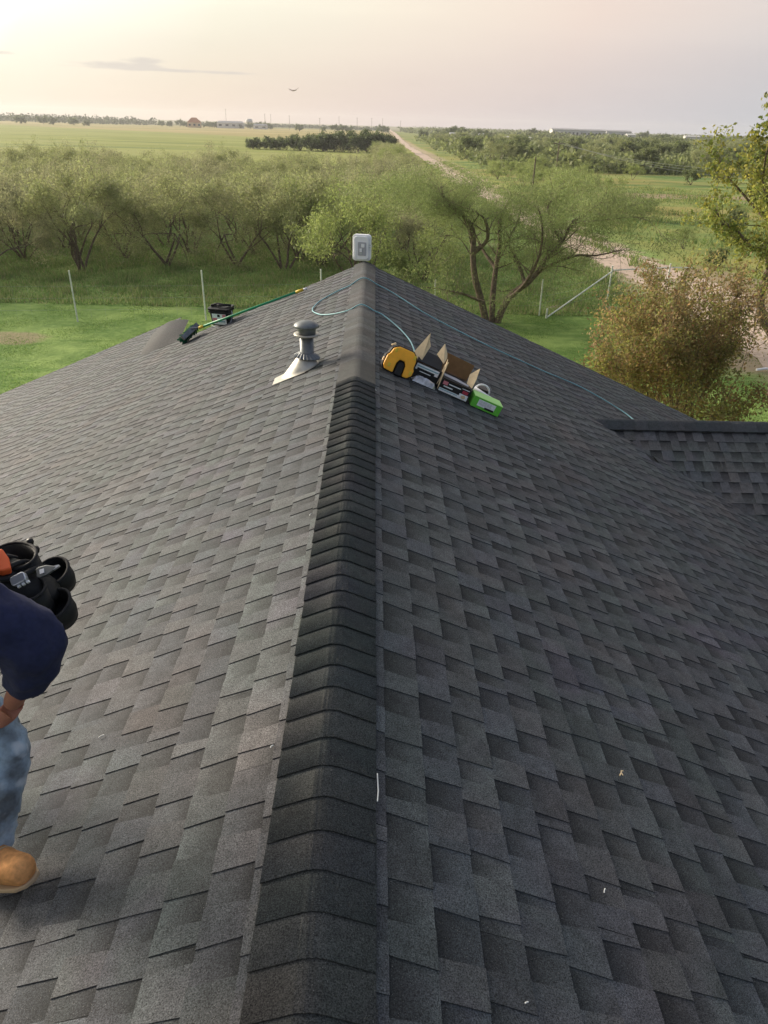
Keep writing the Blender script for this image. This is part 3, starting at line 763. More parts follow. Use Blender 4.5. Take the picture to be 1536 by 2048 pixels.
# orange and black tool case
tc_ = empty('tool_case', (0,0,0), 'orange and black plastic tool case next to the ridge caps', 'tool case'); tc_.matrix_world = rs_at(.10, 6.36)
TF = Matrix.Rotation(R(72), 4, 'X')         # panel leaning back, its face to the camera
def casepart(name, pts, z0, z1, m, bevel=.004, rot=0, off=(0,0,0)):
    mb = MB(); mb.prism(pts, z0, z1, Matrix.Translation(off) @ TF @ Matrix.Rotation(R(rot),4,'Z')); return mb.build(name, m, tc_, bevel=bevel)
oct_ = [(-.02,.03),(.0,.0),(.05,-.004),(.22,-.004),(.262,.03),(.268,.08),(.255,.10),(.255,.16),(.245,.20),(.205,.235),(.06,.235),(.012,.20),(.0,.15),(-.018,.13),(-.022,.06)]
casepart('body', [(x*1.03-.004, y*1.04-.004) for x, y in oct_], -.10, 0, M['rubber'])
casepart('orange_shell', [(-.015,.035),(.005,.004),(.06,.0),(.085,.0),(.088,.09),(.105,.125),(.155,.125),(.172,.09),(.175,-.002),(.22,-.002),(.256,.032),(.262,.08),(.248,.10),(.248,.16),(.236,.198),(.2,.23),(.065,.23),(.02,.2),(.006,.15),(-.012,.125),(-.017,.06)], .001, .03, M['orange'], .008)
casepart('handle_grip', [(.098,-.012),(.164,-.012),(.162,.085),(.148,.108),(.114,.108),(.100,.085)], .001, .038, M['paint_black'], .008)
for x, y in ((.03,.05),(.235,.05),(.225,.19),(.045,.19)): casepart('latch', [(x-.012,y-.018),(x+.012,y-.018),(x+.012,y+.018),(x-.012,y+.018)], .0305, .036, M['yellow'], .003)
casepart('side_clip', [(-.034,.065),(-.022,.065),(-.022,.10),(-.034,.10)], -.03, .0, M['card'], .002)
casepart('side_clip', [(.0,.215),(.03,.235),(.022,.25),(-.008,.225)], -.03, .0, M['card'], .002)

def carton(name, label, x, y, L, D, H, m):
    e = empty(name, (0,0,0), label, 'box'); e.matrix_world = rs_at(x, y)
    t = .004
    boxpart(e, 'bottom_panel', (0,0,0), (L,D,t), m)
    boxpart(e, 'front_panel', (0,-t,0), (L,-.0005,H), m); boxpart(e, 'back_panel', (0,D+.0005,0), (L,D+t,H), M['card_dark'])
    boxpart(e, 'side_panel', (-t,-t,0), (-.0005,D+t,H), m); boxpart(e, 'side_panel', (L+.0005,-t,0), (L+t,D+t,H), m)
    return e
# first open carton: lid thrown back, two tan flaps up
c1 = carton('open_carton', 'open black carton with tan flaps up beside the orange tool case', .345, 6.50, .25, .27, .15, M['black_card'])
quadpanel(c1, 'lid_panel', [(.005,.02,.155),(.245,.02,.155),(.25,.17,.225),(.02,.17,.23)], .004, M['black_card'])
tag(quadpanel(c1, 'flap', [(-.052,.10,.155),(.045,.04,.16),(.075,.10,.30),(.048,.13,.345),(.028,.13,.40)], .004, M['card']), 'tall tan flap standing up')
tag(quadpanel(c1, 'flap', [(.17,.14,.25),(.248,.06,.21),(.262,.10,.26),(.255,.13,.29),(.20,.17,.36)], .004, M['card']), 'smaller yellowish flap folded outward')
quadpanel(c1, 'flap', [(.258,-.01,.03),(.262,.06,.21),(.278,.03,.25),(.275,-.01,.11)], .004, M['card'])
boxpart(c1, 'printed_label', (.012,-.0065,.085), (.235,-.0045,.142), M['label_white'])
boxpart(c1, 'blue_stripe', (.02,-.0085,.118), (.23,-.0067,.127), M['label_blue']); boxpart(c1, 'print_block', (.03,-.0085,.06), (.2,-.0067,.105), M['black_card'])
boxpart(c1, 'print_line', (.06,-.0105,.075), (.17,-.0087,.082), M['label_white'])
# silver bag in front of it
bag = empty('film_bag', (0,0,0), 'crumpled silver film bag in front of the first open carton', 'bag'); bag.matrix_world = rs_at(.36, 6.40)
mb = MB(); rb = random.Random(8); n = 9; m_ = 6; vs = []
for j in range(m_):
    for i in range(n):
        u = i/(n-1)*2-1; w = j/(m_-1)*2-1; hgt = .055*(max(0,1-u*u)**.5)*(max(0,1-w*w)**.5)
        vs.append((.115+.115*u+rb.uniform(-.006,.006), .045*w+.02, .004+hgt+rb.uniform(-.009,.009)*(hgt > .01)))
mb.add(vs, [(j*n+i, j*n+i+1, (j+1)*n+i+1, (j+1)*n+i) for j in range(m_-1) for i in range(n-1)]); mb.build('film', M['silver'], bag)
# second open carton with coils inside
c2 = carton('open_carton', 'open black carton with red and white print and brown cardboard lining, middle of the row', .60, 6.44, .29, .30, .115, M['black_card'])
quadpanel(c2, 'lid_panel', [(.0,.31,.115),(.29,.31,.115),(.30,.34,.265),(.0,.34,.275)], .004, M['card_dark'])
tag(quadpanel(c2, 'flap', [(.262,.16,.12),(.302,.08,.12),(.315,.13,.20),(.318,.20,.29),(.262,.22,.20)], .004, M['card']), 'tan flap standing up at the green box end')
quadpanel(c2, 'flap', [(-.012,-.02,.02),(-.008,.10,.14),(-.015,.11,.27),(-.012,.03,.20)], .004, M['card'])
boxpart(c2, 'top_cover', (.005,.02,.116), (.285,.24,.122), M['black_card'])
quadpanel(c2, 'plastic_wrap', [(.02,.10,.126),(.26,.06,.126),(.27,.10,.130),(.14,.15,.132),(.02,.16,.129)], .002, M['grey_plastic'])
boxpart(c2, 'red_print', (.012,-.0065,.075), (.06,-.0045,.108), M['label_pink'], .002)
boxpart(c2, 'red_print', (.215,-.0065,.062), (.27,-.0045,.092), M['label_red'], .002)
boxpart(c2, 'print_line', (.07,-.0065,.088), (.19,-.0045,.097), M['label_white']); boxpart(c2, 'print_line', (.03,-.0065,.056), (.12,-.0045,.066), M['label_white'])
boxpart(c2, 'print_line', (.2,-.0065,.102), (.275,-.0045,.108), M['label_white'])
boxpart(c2, 'white_band', (-.0,-.0065,.006), (.285,-.0045,.036), M['label_white'], .002)
boxpart(c2, 'blue_stripe', (.004,-.0085,.024), (.18,-.0067,.031), M['label_blue'])
boxpart(c2, 'label', (.195,-.0085,.008), (.282,-.0067,.058), M['label_white'], .002)
mb = MB(); mb.lathe([(0,.0),(.017,.0),(.017,.002),(0,.002)], Matrix.Translation((.24,-.0087,.034)) @ Matrix.Rotation(R(90),4,'X') @ Matrix.Scale(1.3,4,(1,0,0)), n=16); mb.build('round_print', M['card'], c2)
# green box
gb = empty('green_box', (0,0,0), 'bright green closed carton with a pale label, lowest of the row', 'box'); gb.matrix_world = rs_at(.905, 6.42)
boxpart(gb, 'carton', (0,0,0), (.285,.17,.10), M['green_card'], .003)
boxpart(gb, 'lid', (-.002,-.002,.1005), (.287,.172,.106), M['green_card_top'], .002)
boxpart(gb, 'label', (.05,-.003,.026), (.225,-.0005,.088), M['label_white'], .001)
boxpart(gb, 'print_block', (.13,-.0045,.018), (.222,-.0032,.036), M['black_card']); 
for z in (.077,.066,.055,.045): boxpart(gb, 'print_line', (.06,-.0045,z), (.19-.3*(z-.045),-.0032,z+.003), M['grey_plastic'])
# caulking gun / nailer behind the green box
gun = empty('caulking_gun', (0,0,0), 'black and red hand tool with a white tube lying behind the green box', 'tool'); gun.matrix_world = rs_at(.93, 6.70)
mb = MB(); mb.tube([(.02,.06,.075),(.25,.0,.05)], .021, 12); mb.build('white_tube', M['white_plastic'], gun, smooth=True)
mb = MB(); mb.tube([(.255,-.003,.05),(.30,-.02,.045)], [.030,.024], 12); mb.build('red_nozzle', M['label_red'], gun, smooth=True)
mb = MB(); mb.tube([(.28,-.0,.045),(.30,-.04,.02)], .026, 10); mb.build('red_body', M['label_pink'], gun, smooth=True)
mb = MB(); mb.tube([(.12+.075*math.cos(R(a)), .12, .06+.07*math.sin(R(a))) for a in range(0, 190, 15)], .009, 8); mb.build('handle_loop', M['white_plastic'], gun, smooth=True)
mb = MB(); mb.box((-.01,.0,.0), (.22,.13,.045)); mb.build('body', M['rubber'], gun, bevel=.01)
mb = MB(); mb.lathe([(0,0),(.06,0),(.065,.01),(.065,.07),(0,.075)], Matrix.Translation((.13,.16,.02)), n=20); mb.build('reel', M['paint_black'], gun, smooth=False)

# ---- small scraps lying on the roof
def scrap(x, y, ang, ln, label, side):
    f_ = on_left if side < 0 else on_right
    c = f_(x, y, .016); d_ = Vector((math.cos(R(ang)), math.sin(R(ang)), 0)); d_.z = -SL*side*d_.x*1.0
    mb = MB(); mb.tube([-d_*ln*.33, Vector((0,0,.003)), d_*ln*.33+Vector((.004,.003,0))], [.0024,.0017,.002], 6)
    tag(mb.build('nail_scrap', M['white_nail'], loc=c), label, 'scrap', 'white scraps on the roof')
scrap(-.265, 5.70, 70, .05, 'white scrap left of the ridge where the raised caps begin', -1)
scrap(.03, 5.66, 110, .05, 'white scrap right of the ridge where the raised caps begin', 1)
scrap(-.31, 3.55, 80, .03, 'pale scrap on the course left of the ridge caps', -1)
scrap(-.31, 1.86, 60, .012, 'tiny pale nail head by the left edge of the near ridge caps', -1)
scrap(-.95, 4.7, 20, .03, 'pale scrap alone in the middle of the left slope', -1)
scrap(.78, 1.55, 75, .02, 'pale curl of scrap on the near right slope', 1)
scrap(.43, 1.12, 20, .008, 'tiny white speck low on the near right slope', 1)
scrap(1.42, 5.7, 20, .03, 'white scrap below the green box on the right slope', 1)
scrap(-1.05, 2.22, 20, .025, 'pale scrap on the slope right of the tool belt', -1)
mb = MB(); mb.tube([(0,0,.0),(.010,.013,.004),(.013,.023,.003),(.02,.02,.005)], .0024, 6); mb.tube([(.010,.013,.004),(.013,.0,.003)], .0018, 6)
tag(mb.build('dry_twig', M['card'], loc=on_right(1.02, 2.13, .015)), 'small dry tan twig on the right slope', 'twig')

# ================================================================== PERSON at the left edge, leaning on a knee
person = empty('person', (-1.35, 1.9, roof_z(-1.35)), 'person in navy top, pale dirty jeans and tan boots with a black tool belt', 'person')
PI_ = Matrix.Translation((1.35, -1.9, -roof_z(-1.35)))
def pskin(name, chains, m, sub=2, root=0):
    """chains: list of [(point, radius), ...]; a chain may start with ('@', i) to branch from vertex i"""
    vs = []; rs = []; es = []
    for ch in chains:
        prev = None
        for it in ch:
            if it[0] == '@': prev = it[1]; continue
            vs.append(it[0]); rs.append(it[1]); i = len(vs)-1
            if prev is not None: es.append((prev, i))
            prev = i
    me = bpy.data.meshes.new(name); me.from_pydata(vs, es, []); me.materials.append(m)
    o = link(name, me)
    sk = o.modifiers.new('skin', 'SKIN'); sk.use_smooth_shade = True
    for i, r in enumerate(rs):
        d_ = me.skin_vertices[0].data[i]; d_.radius = (r, r) if not hasattr(r, '__len__') else r; d_.use_root = (i == root)
    sb = o.modifiers.new('sub', 'SUBSURF'); sb.levels = sub; sb.render_levels = sub
    o.parent = person; o.matrix_parent_inverse = PI_.copy(); return o
P_ = dict(pel=(-1.50,2.00,-1.44), chest=(-1.42,1.86,-1.06), neck=(-1.36,1.80,-.90), head=(-1.29,1.78,-.78), htop=(-1.25,1.77,-.66),
  shR=(-1.36,1.64,-1.05), elR=(-.915,1.70,-1.335), haR=(-1.09,1.745,-1.61),
  shL=(-1.52,2.06,-1.10), elL=(-1.72,2.22,-1.32), haL=(-1.56,2.22,-1.52),
  hipR=(-1.45,1.88,-1.47), knR=(-1.135,1.76,-1.79), anR=(-1.235,1.635,-2.15),
  hipL=(-1.60,2.14,-1.47), knL=(-1.72,2.25,-1.95), anL=(-2.05,2.3,-2.50))
V = {k: Vector(v) for k, v in P_.items()}
mid = lambda a, b, t=.5: tuple(V[a].lerp(V[b], t))
body = pskin('body', [
  [(P_['pel'], .13), (mid('pel','chest'), .12), (P_['chest'], .13), (P_['neck'], .055), (P_['head'], .085), (P_['htop'], .075)],
  [('@', 2), (P_['shR'], .06), (mid('shR','elR'), .045), (P_['elR'], .036), (mid('elR','haR',.6), .038), (P_['haR'], .028)],
  [('@', 2), (P_['shL'], .06), (mid('shL','elL'), .048), (P_['elL'], .042), (P_['haL'], .026)],
  [('@', 0), (P_['hipR'], .085), (mid('hipR','knR'), .075), (P_['knR'], .056), (mid('knR','anR',.35), .052), (P_['anR'], .038)],
  [('@', 0), (P_['hipL'], .085), (mid('hipL','knL'), .075), (P_['knL'], .056), (mid('knL','anL',.35), .052), (P_['anL'], .038)]], M['skin'])
# head details, out of the photo's frame but present
pskin('hair', [[(tuple(V['head']+Vector((-.03,0,.03))), .078), (tuple(V['htop']+Vector((-.02,0,.01))), .07)]], M['rubber'])
mb = MB(); hd = V['head']+Vector((.02,0,.03))
mb.lathe([(0,.06),(.05,.055),(.085,.03),(.098,-.01),(.096,-.02)], Matrix.Translation(hd+Vector((0,0,.06)))); mb.box((.04,-.07,-.012), (.17,.07,-.004), T=Matrix.Translation(hd+Vector((0,0,.05))))
o = mb.build('cap', M['navy'], smooth=True); o.parent = person; o.matrix_parent_inverse = PI_.copy()
for sy in (-1, 1):
    mb = MB(); mb.lathe([(0,-.011),(.008,-.008),(.011,0),(.008,.008),(0,.011)], Matrix.Translation(V['head']+Vector((.078,.032*sy,.02)))); o = mb.build('eye', M['paint_black'], smooth=True); o.parent = person; o.matrix_parent_inverse = PI_.copy()
mb = MB(); mb.add([V['head']+Vector(p) for p in ((.078,0,.025),(.082,-.016,-.02),(.082,.016,-.02),(.108,0,-.015))], [(0,1,3),(0,3,2),(1,2,3)]); o = mb.build('nose', M['skin']); o.parent = person; o.matrix_parent_inverse = PI_.copy()
def folds(o, size, strength, seed=0):
    t = bpy.data.textures.new('folds', 'CLOUDS'); t.noise_scale = size; t.noise_depth = 2
    d_ = o.modifiers.new('folds', 'DISPLACE'); d_.texture = t; d_.strength = strength; d_.mid_level = .5; d_.texture_coords = 'GLOBAL'
# jacket
folds(pskin('jacket', [
  [(tuple(V['pel']+Vector((0,0,.06))), .165), (mid('pel','chest',.6), .16), (P_['chest'], .155), (tuple(V['neck']), .075)],
  [('@', 2), (P_['shR'], .095), (tuple(V['shR'].lerp(V['elR'],.45)+Vector((0,.0,.02))), .098), (tuple(V['elR']+Vector((-.01,.0,.01))), .112), (tuple(V['elR'].lerp(V['haR'],.40)), .085), (tuple(V['elR'].lerp(V['haR'],.72)), .058)],
  [('@', 2), (P_['shL'], .095), (mid('shL','elL'), .08), (P_['elL'], .075), (mid('elL','haL',.7), .055)]], M['navy'], 3), .06, .035)
# jeans
folds(pskin('jeans', [
  [(P_['pel'], .15), (P_['hipR'], .11), (mid('hipR','knR'), .098), (tuple(V['knR']+Vector((0,0,0))), .084), (mid('knR','anR',.25), .076), (mid('knR','anR',.6), .070), (tuple(V['knR'].lerp(V['anR'],.85)+Vector((.01,0,0))), .074), (tuple(V['anR']+Vector((.004,0,.0))), .070)],
  [('@', 0), (P_['hipL'], .11), (mid('hipL','knL'), .098), (P_['knL'], .08), (mid('knL','anL',.5), .072), (P_['anL'], .072)]], M['denim'], 3), .05, .035)
# hand: palm and fingers resting on the thigh
def hand(at, fwd, side, m=M['skin']):
    fwd = Vector(fwd).normalized(); side = Vector(side); side = (side - fwd*side.dot(fwd)).normalized(); dn = fwd.cross(side)
    ch = [[(tuple(at), .026), (tuple(at+fwd*.045), (.036)), (tuple(at+fwd*.085), .033)]]
    for i, (off, ln) in enumerate(((-.030,.070),(-.010,.080),(.011,.075),(.031,.058))):
        b = at + fwd*.085 + side*off
        ch.append([('@', 2), (tuple(b+fwd*.012), .0105), (tuple(b+fwd*(.012+ln*.4)-dn*.006), .0098), (tuple(b+fwd*(.012+ln*.72)-dn*.020), .0090), (tuple(b+fwd*(.012+ln*.9)-dn*.036), .0080)])
    ch.append([('@', 0), (tuple(at+fwd*.03-side*.040), .013), (tuple(at+fwd*.062-side*.058), .0115), (tuple(at+fwd*.088-side*.062-dn*.008), .0095)])
    return pskin('hand', ch, m)
hand(V['haR']+Vector((.02,-.0,.01)), (-.55,.05,-.62), (-.1,-1,.1))
hand(V['haL'], (.2,.1,-1), (0,1,0))
# boots
def boot(an, toe, name='boot'):
    an = Vector(an); d_ = Vector(toe).normalized(); s_ = Vector((-d_.y, d_.x, 0)).normalized(); up_ = d_.cross(s_)*1.0
    if up_.z < 0: up_ = -up_
    e = pskin(name, [[(tuple(an+up_*.08), .070), (tuple(an-up_*.0+d_*.005), .074), (tuple(an-up_*.036+d_*.07), .064), (tuple(an-up_*.056+d_*.13), .056), (tuple(an-up_*.062+d_*.19), (.052)), (tuple(an-up_*.066+d_*.23), (.044))]], M['boot'])
    T_ = frame(an-up_*.104-d_*.012, d_, up_)
    out = [(x*1.04, y*1.08) for x, y in [(-.065,-.028),(-.045,-.040),(.05,-.040),(.13,-.049),(.19,-.044),(.222,-.026),(.232,0),(.222,.026),(.19,.044),(.13,.049),(.05,.040),(-.045,.040),(-.065,.028)]]
    mb = MB(); mb.prism(out, -.008, .007, T_); o = mb.build('sole', M['boot_sole'], bevel=.004); o.parent = e
    mb = MB()
    [mb.tube(smooth_path([T_ @ Vector((x0_+p[0], p[1], p[2])) for p in ((0,-.058,.03),(.004,-.052,.07),(.008,-.024,hz_),(.008,.024,hz_),(.004,.052,.07),(0,.058,.03))],4), .0035, 5) for x0_, hz_ in ((.125,.103),(.060,.124))]
    o2 = mb.build('seam', M['boot_sole']); o2.parent = e
    return e
sd = Vector((cs, 0, sn))
boot(V['anR'] + Vector((-.03,-.01,.03)), (sd + Vector((0,-.34,0))))
boot(V['anL'] + Vector((0,0,.03)), (sd + Vector((0,.2,0))))
# tool belt with pouches
belt = hold = None
def ppart(mb, name, m, parent=None, smooth=False, bevel=0):
    o = mb.build(name, m, smooth=smooth, bevel=bevel); o.parent = parent or person
    o.matrix_parent_inverse = PI_.copy() if parent is None else Matrix.Identity(4); return o
bc = Vector((-1.36, 2.06, -1.41)); 
mb = MB(); n = 28; vs = []
for rr_, dz in ((.20,-.035),(.21,.035),(.195,.036),(.185,-.034)):
    for k in range(n):
        a = 2*math.pi*k/n; vs.append(bc + Vector((rr_*math.cos(a), rr_*.95*math.sin(a), dz - .10*math.cos(a))))
mb.add(vs, [(i*n+k, i*n+(k+1)%n, ((i+1)%4)*n+(k+1)%n, ((i+1)%4)*n+k) for i in range(4) for k in range(n)])
belt = ppart(mb, 'tool_belt', M['belt'], smooth=False)
def pouch(c, ax_, rx, rz, dp, name='pouch', m=M['belt'], tilt=0, prof=None):
    T_ = frame(Vector(c), Vector(ax_), Vector((.3,-.45,.85))) @ Matrix.Diagonal((rx, rz, 1, 1))
    mb = MB(); mb.lathe([(0,-dp),(.75,-dp),(.95,-dp*.6),(1,0),(.90,.001),(.86,-dp*.6),(.6,-dp*.85),(0,-dp*.85)], T_, n=22); o = ppart(mb, name, m, belt, True)
    mb = MB(); mb.tube([T_ @ Vector((math.cos(a), math.sin(a), .003)) for a in [2*math.pi*k/20 for k in range(21)]], .006, 6, cap=False); ppart(mb, 'pouch_rim', M['rubber'], belt, True)
    return T_
T_ = pouch((-1.140,2.28,-1.46), (1,-.2,.1), .062, .062, .09)
T_ = pouch((-1.085,2.13,-1.50), (1,-.3,.1), .058, .066, .09)
pouch((-1.25,2.25,-1.38), (1,-.7,.1), .105, .07, .12)
pouch((-1.16,2.13,-1.44), (1,-.7,.1), .070, .055, .12)
TT = frame(Vector((-1.165,2.11,-1.385)), Vector((.75,.25,.35)), Vector((.25,-.55,.8)))
mb = MB(); mb.prism(rrect(.052,.034,.010), 0, .022, TT); ppart(mb, 'tape_measure', M['steel'], belt, bevel=.003)
mb = MB(); 
for i in range(3): mb.box((-.014+i*.016,-.026,.004), (-.004+i*.016,-.0175,.014), T=TT)
ppart(mb, 'measure_button', M['white_plastic'], belt, bevel=.001)
TT = frame(Vector((-1.105,2.165,-1.385)), Vector((.9,.1,.3)), Vector((.25,-.55,.8)))
mb = MB(); mb.prism([(-.028,-.014),(-.018,-.02),(.010,-.018),(.042,-.004),(.044,.003),(.010,.018),(-.018,.020),(-.028,.014)], 0, .010, TT); ppart(mb, 'knife', M['galv'], belt, bevel=.002)
mb = MB(); mb.prism([(-.014,-.008),(.002,-.008),(.002,.008),(-.014,.008)], .0105, .012, TT); ppart(mb, 'knife_emblem', M['white_plastic'], belt)
mb = MB(); mb.prism([(.034,-.008),(.056,-.001),(.054,.005),(.036,.006)], .001, .0095, TT); ppart(mb, 'knife_tip', M['steel'], belt)
TT = frame(Vector((-1.245,2.16,-1.36)), Vector((.5,-.7,-.3)), Vector((.3,-.45,.85)))
mb = MB(); mb.prism([(-.05,-.022),(.035,-.028),(.05,-.01),(.05,.02),(.0,.026),(-.05,.018)], 0, .03, TT); ppart(mb, 'orange_handle', M['orange_red'], belt, bevel=.006)
mb = MB(); mb.prism([(-.02,-.03),(.02,-.033),(.015,-.02),(-.01,-.018)], .001, .034, TT); ppart(mb, 'handle_insert', M['rubber'], belt)
bagb = pskin('bag_body', [[((-1.40,2.16,-1.42), (.12,.10)), ((-1.27,2.19,-1.45), (.12,.10)), ((-1.15,2.185,-1.50), (.095,.085)), ((-1.09,2.17,-1.53), (.06,.06))]], M['belt'], 2)
bagb.parent = belt; bagb.matrix_parent_inverse = Matrix.Identity(4); folds(bagb, .05, .03)
for i in range(3):
    mb = MB(); mb.tube(smooth_path([(-1.36+.06*i,2.10,-1.36-.01*i),(-1.30+.06*i,2.13,-1.345-.02*i),(-1.26+.06*i,2.20,-1.35-.02*i),(-1.25+.06*i,2.27,-1.40-.02*i)], 4), .010, 6); ppart(mb, 'webbing', M['rubber'], belt, True)
mb = MB(); mb.tube([(-1.33,2.22,-1.27),(-1.27,2.15,-1.28),(-1.24,2.08,-1.33),(-1.25,2.02,-1.40)], .016, 8); ppart(mb, 'strap', M['grey_plastic'], belt, True)
for p in ((-1.215,2.32,-1.37), (-1.19,2.30,-1.39)):
    mb = MB(); mb.lathe([(0,.0),(.010,.0),(.013,.012),(.010,.022),(0,.024)], Matrix.Translation(p)); ppart(mb, 'knob', M['paint_black'], belt, True)

# ================================================================== VEGETATION
def leaves(cent, n_per, spread, size, aspect, cols, rs, droop=0.0, tvar=.25):
    """cent (k,3) anchors -> quads of real leaf sprays"""
    k = len(cent); idx = rs.integers(0, k, n_per)
    c = cent[idx] + rs.normal(0, 1, (n_per, 3))*spread
    d_ = rs.normal(0, 1, (n_per, 3)); d_[:, 2] -= droop; d_ /= np.linalg.norm(d_, axis=1)[:, None]
    e = rs.normal(0, 1, (n_per, 3)); e -= d_*np.sum(e*d_, 1)[:, None]; e /= np.linalg.norm(e, axis=1)[:, None]
    s_ = size*rs.uniform(.6, 1.4, n_per)[:, None]
    a = d_*s_*.5; b = e*s_*.5*aspect
    v = np.stack([c-a, c+b-a*.1, c+a, c-b-a*.1], 1).reshape(-1, 3)
    q = np.arange(n_per*4).reshape(-1, 4)
    cols = np.array(cols); w = rs.random((k,)); ci = np.clip((w*len(cols)).astype(int), 0, len(cols)-1)
    cc = cols[ci][idx]*0.6 + cols[rs.integers(0, len(cols), n_per)]*0.4
    cc = cc*rs.uniform(1-tvar, 1+tvar, n_per)[:, None]
    return v, q, np.repeat(cc, 4, 0)
def grow(mb, rnd, p, d_, ln, r, depth, anchors, spread=.6, up=.08, seg=4, n=5, kids=(2,3), shrink=.68, anchor_from=1):
    pts = [p.copy()]; rad = [r]
    for i in range(seg):
        d_ = (d_ + Vector((rnd.gauss(0,1), rnd.gauss(0,1), rnd.gauss(0,1)))*.16 + Vector((0,0,up))).normalized()
        p = p + d_*ln/seg; pts.append(p.copy()); rad.append(max(r*(1-.45*(i+1)/seg), .006))
    mb.tube(pts, rad, n=n if depth > 1 else 3, cap=False)
    if depth <= anchor_from:
        for q in pts[1:]: anchors.append(tuple(q))
    if depth == 0: return
    for k in range(rnd.randint(*kids)):
        t = rnd.choice([seg, seg, seg-1, seg-2]) if k else seg
        b = pts[max(1, t)]
        nd = (d_ + Vector((rnd.gauss(0,1), rnd.gauss(0,1), rnd.gauss(0,.7)))*spread).normalized()
        grow(mb, rnd, b.copy(), nd, ln*shrink*rnd.uniform(.8,1.2), rad[-1]*.8, depth-1, anchors, spread, up, max(2, seg-1), max(3, n-1), kids, shrink, anchor_from)
MESQ = [(.33,.36,.15), (.28,.32,.125), (.38,.40,.18), (.32,.31,.16), (.26,.29,.12)]
MESQ_B = [(.35,.35,.19), (.31,.32,.16), (.39,.385,.21), (.29,.28,.155)]
def mesquite_proto(seed, H=5.2, rad=3.2, nl=11000, cols=MESQ, trunks=4, leaf=.15):
    rnd = random.Random(seed); rs = np.random.default_rng(seed); mb = MB(); anc = []
    for t in range(trunks):
        a = 2*math.pi*(t+rnd.random()*.7)/trunks; lean = rnd.uniform(.35,.85)
        grow(mb, rnd, Vector((rnd.uniform(-.25,.25), rnd.uniform(-.25,.25), -.05)), Vector((math.cos(a)*lean, math.sin(a)*lean, 1)).normalized(), H*.42, rnd.uniform(.05,.085), 4, anc, .62, .03, 4, 6, (2,3), .66, 1)
    A_ = np.array(anc); 
    # fit to size
    sx = rad/np.percentile(np.abs(A_[:, :2]), 97); sz = H/np.percentile(A_[:, 2], 99)
    mb.v = [(x*sx, y*sx, z*sz if z > 0 else z) for x, y, z in mb.v]; A_ = A_*np.array([sx, sx, sz])
    tm = mb.mesh('trunk', M['bark'], True)
    v, q, c = leaves(A_, nl, np.array([.22,.22,.19]), leaf, .28, cols, rs, .5)
    cm = np_mesh('crown', v, q, c, M['leaf'])
    return tm, cm
def plant_tree(name, tm, cm, loc, s, rz, label, cat, group, sz=None, parts=('trunk','crown')):
    e = empty(name, loc, label, cat, group); e.rotation_euler = (0, 0, rz); e.scale = (s, s, sz or s)
    if tm: link(parts[0], tm, e)
    link(parts[1], cm, e); return e

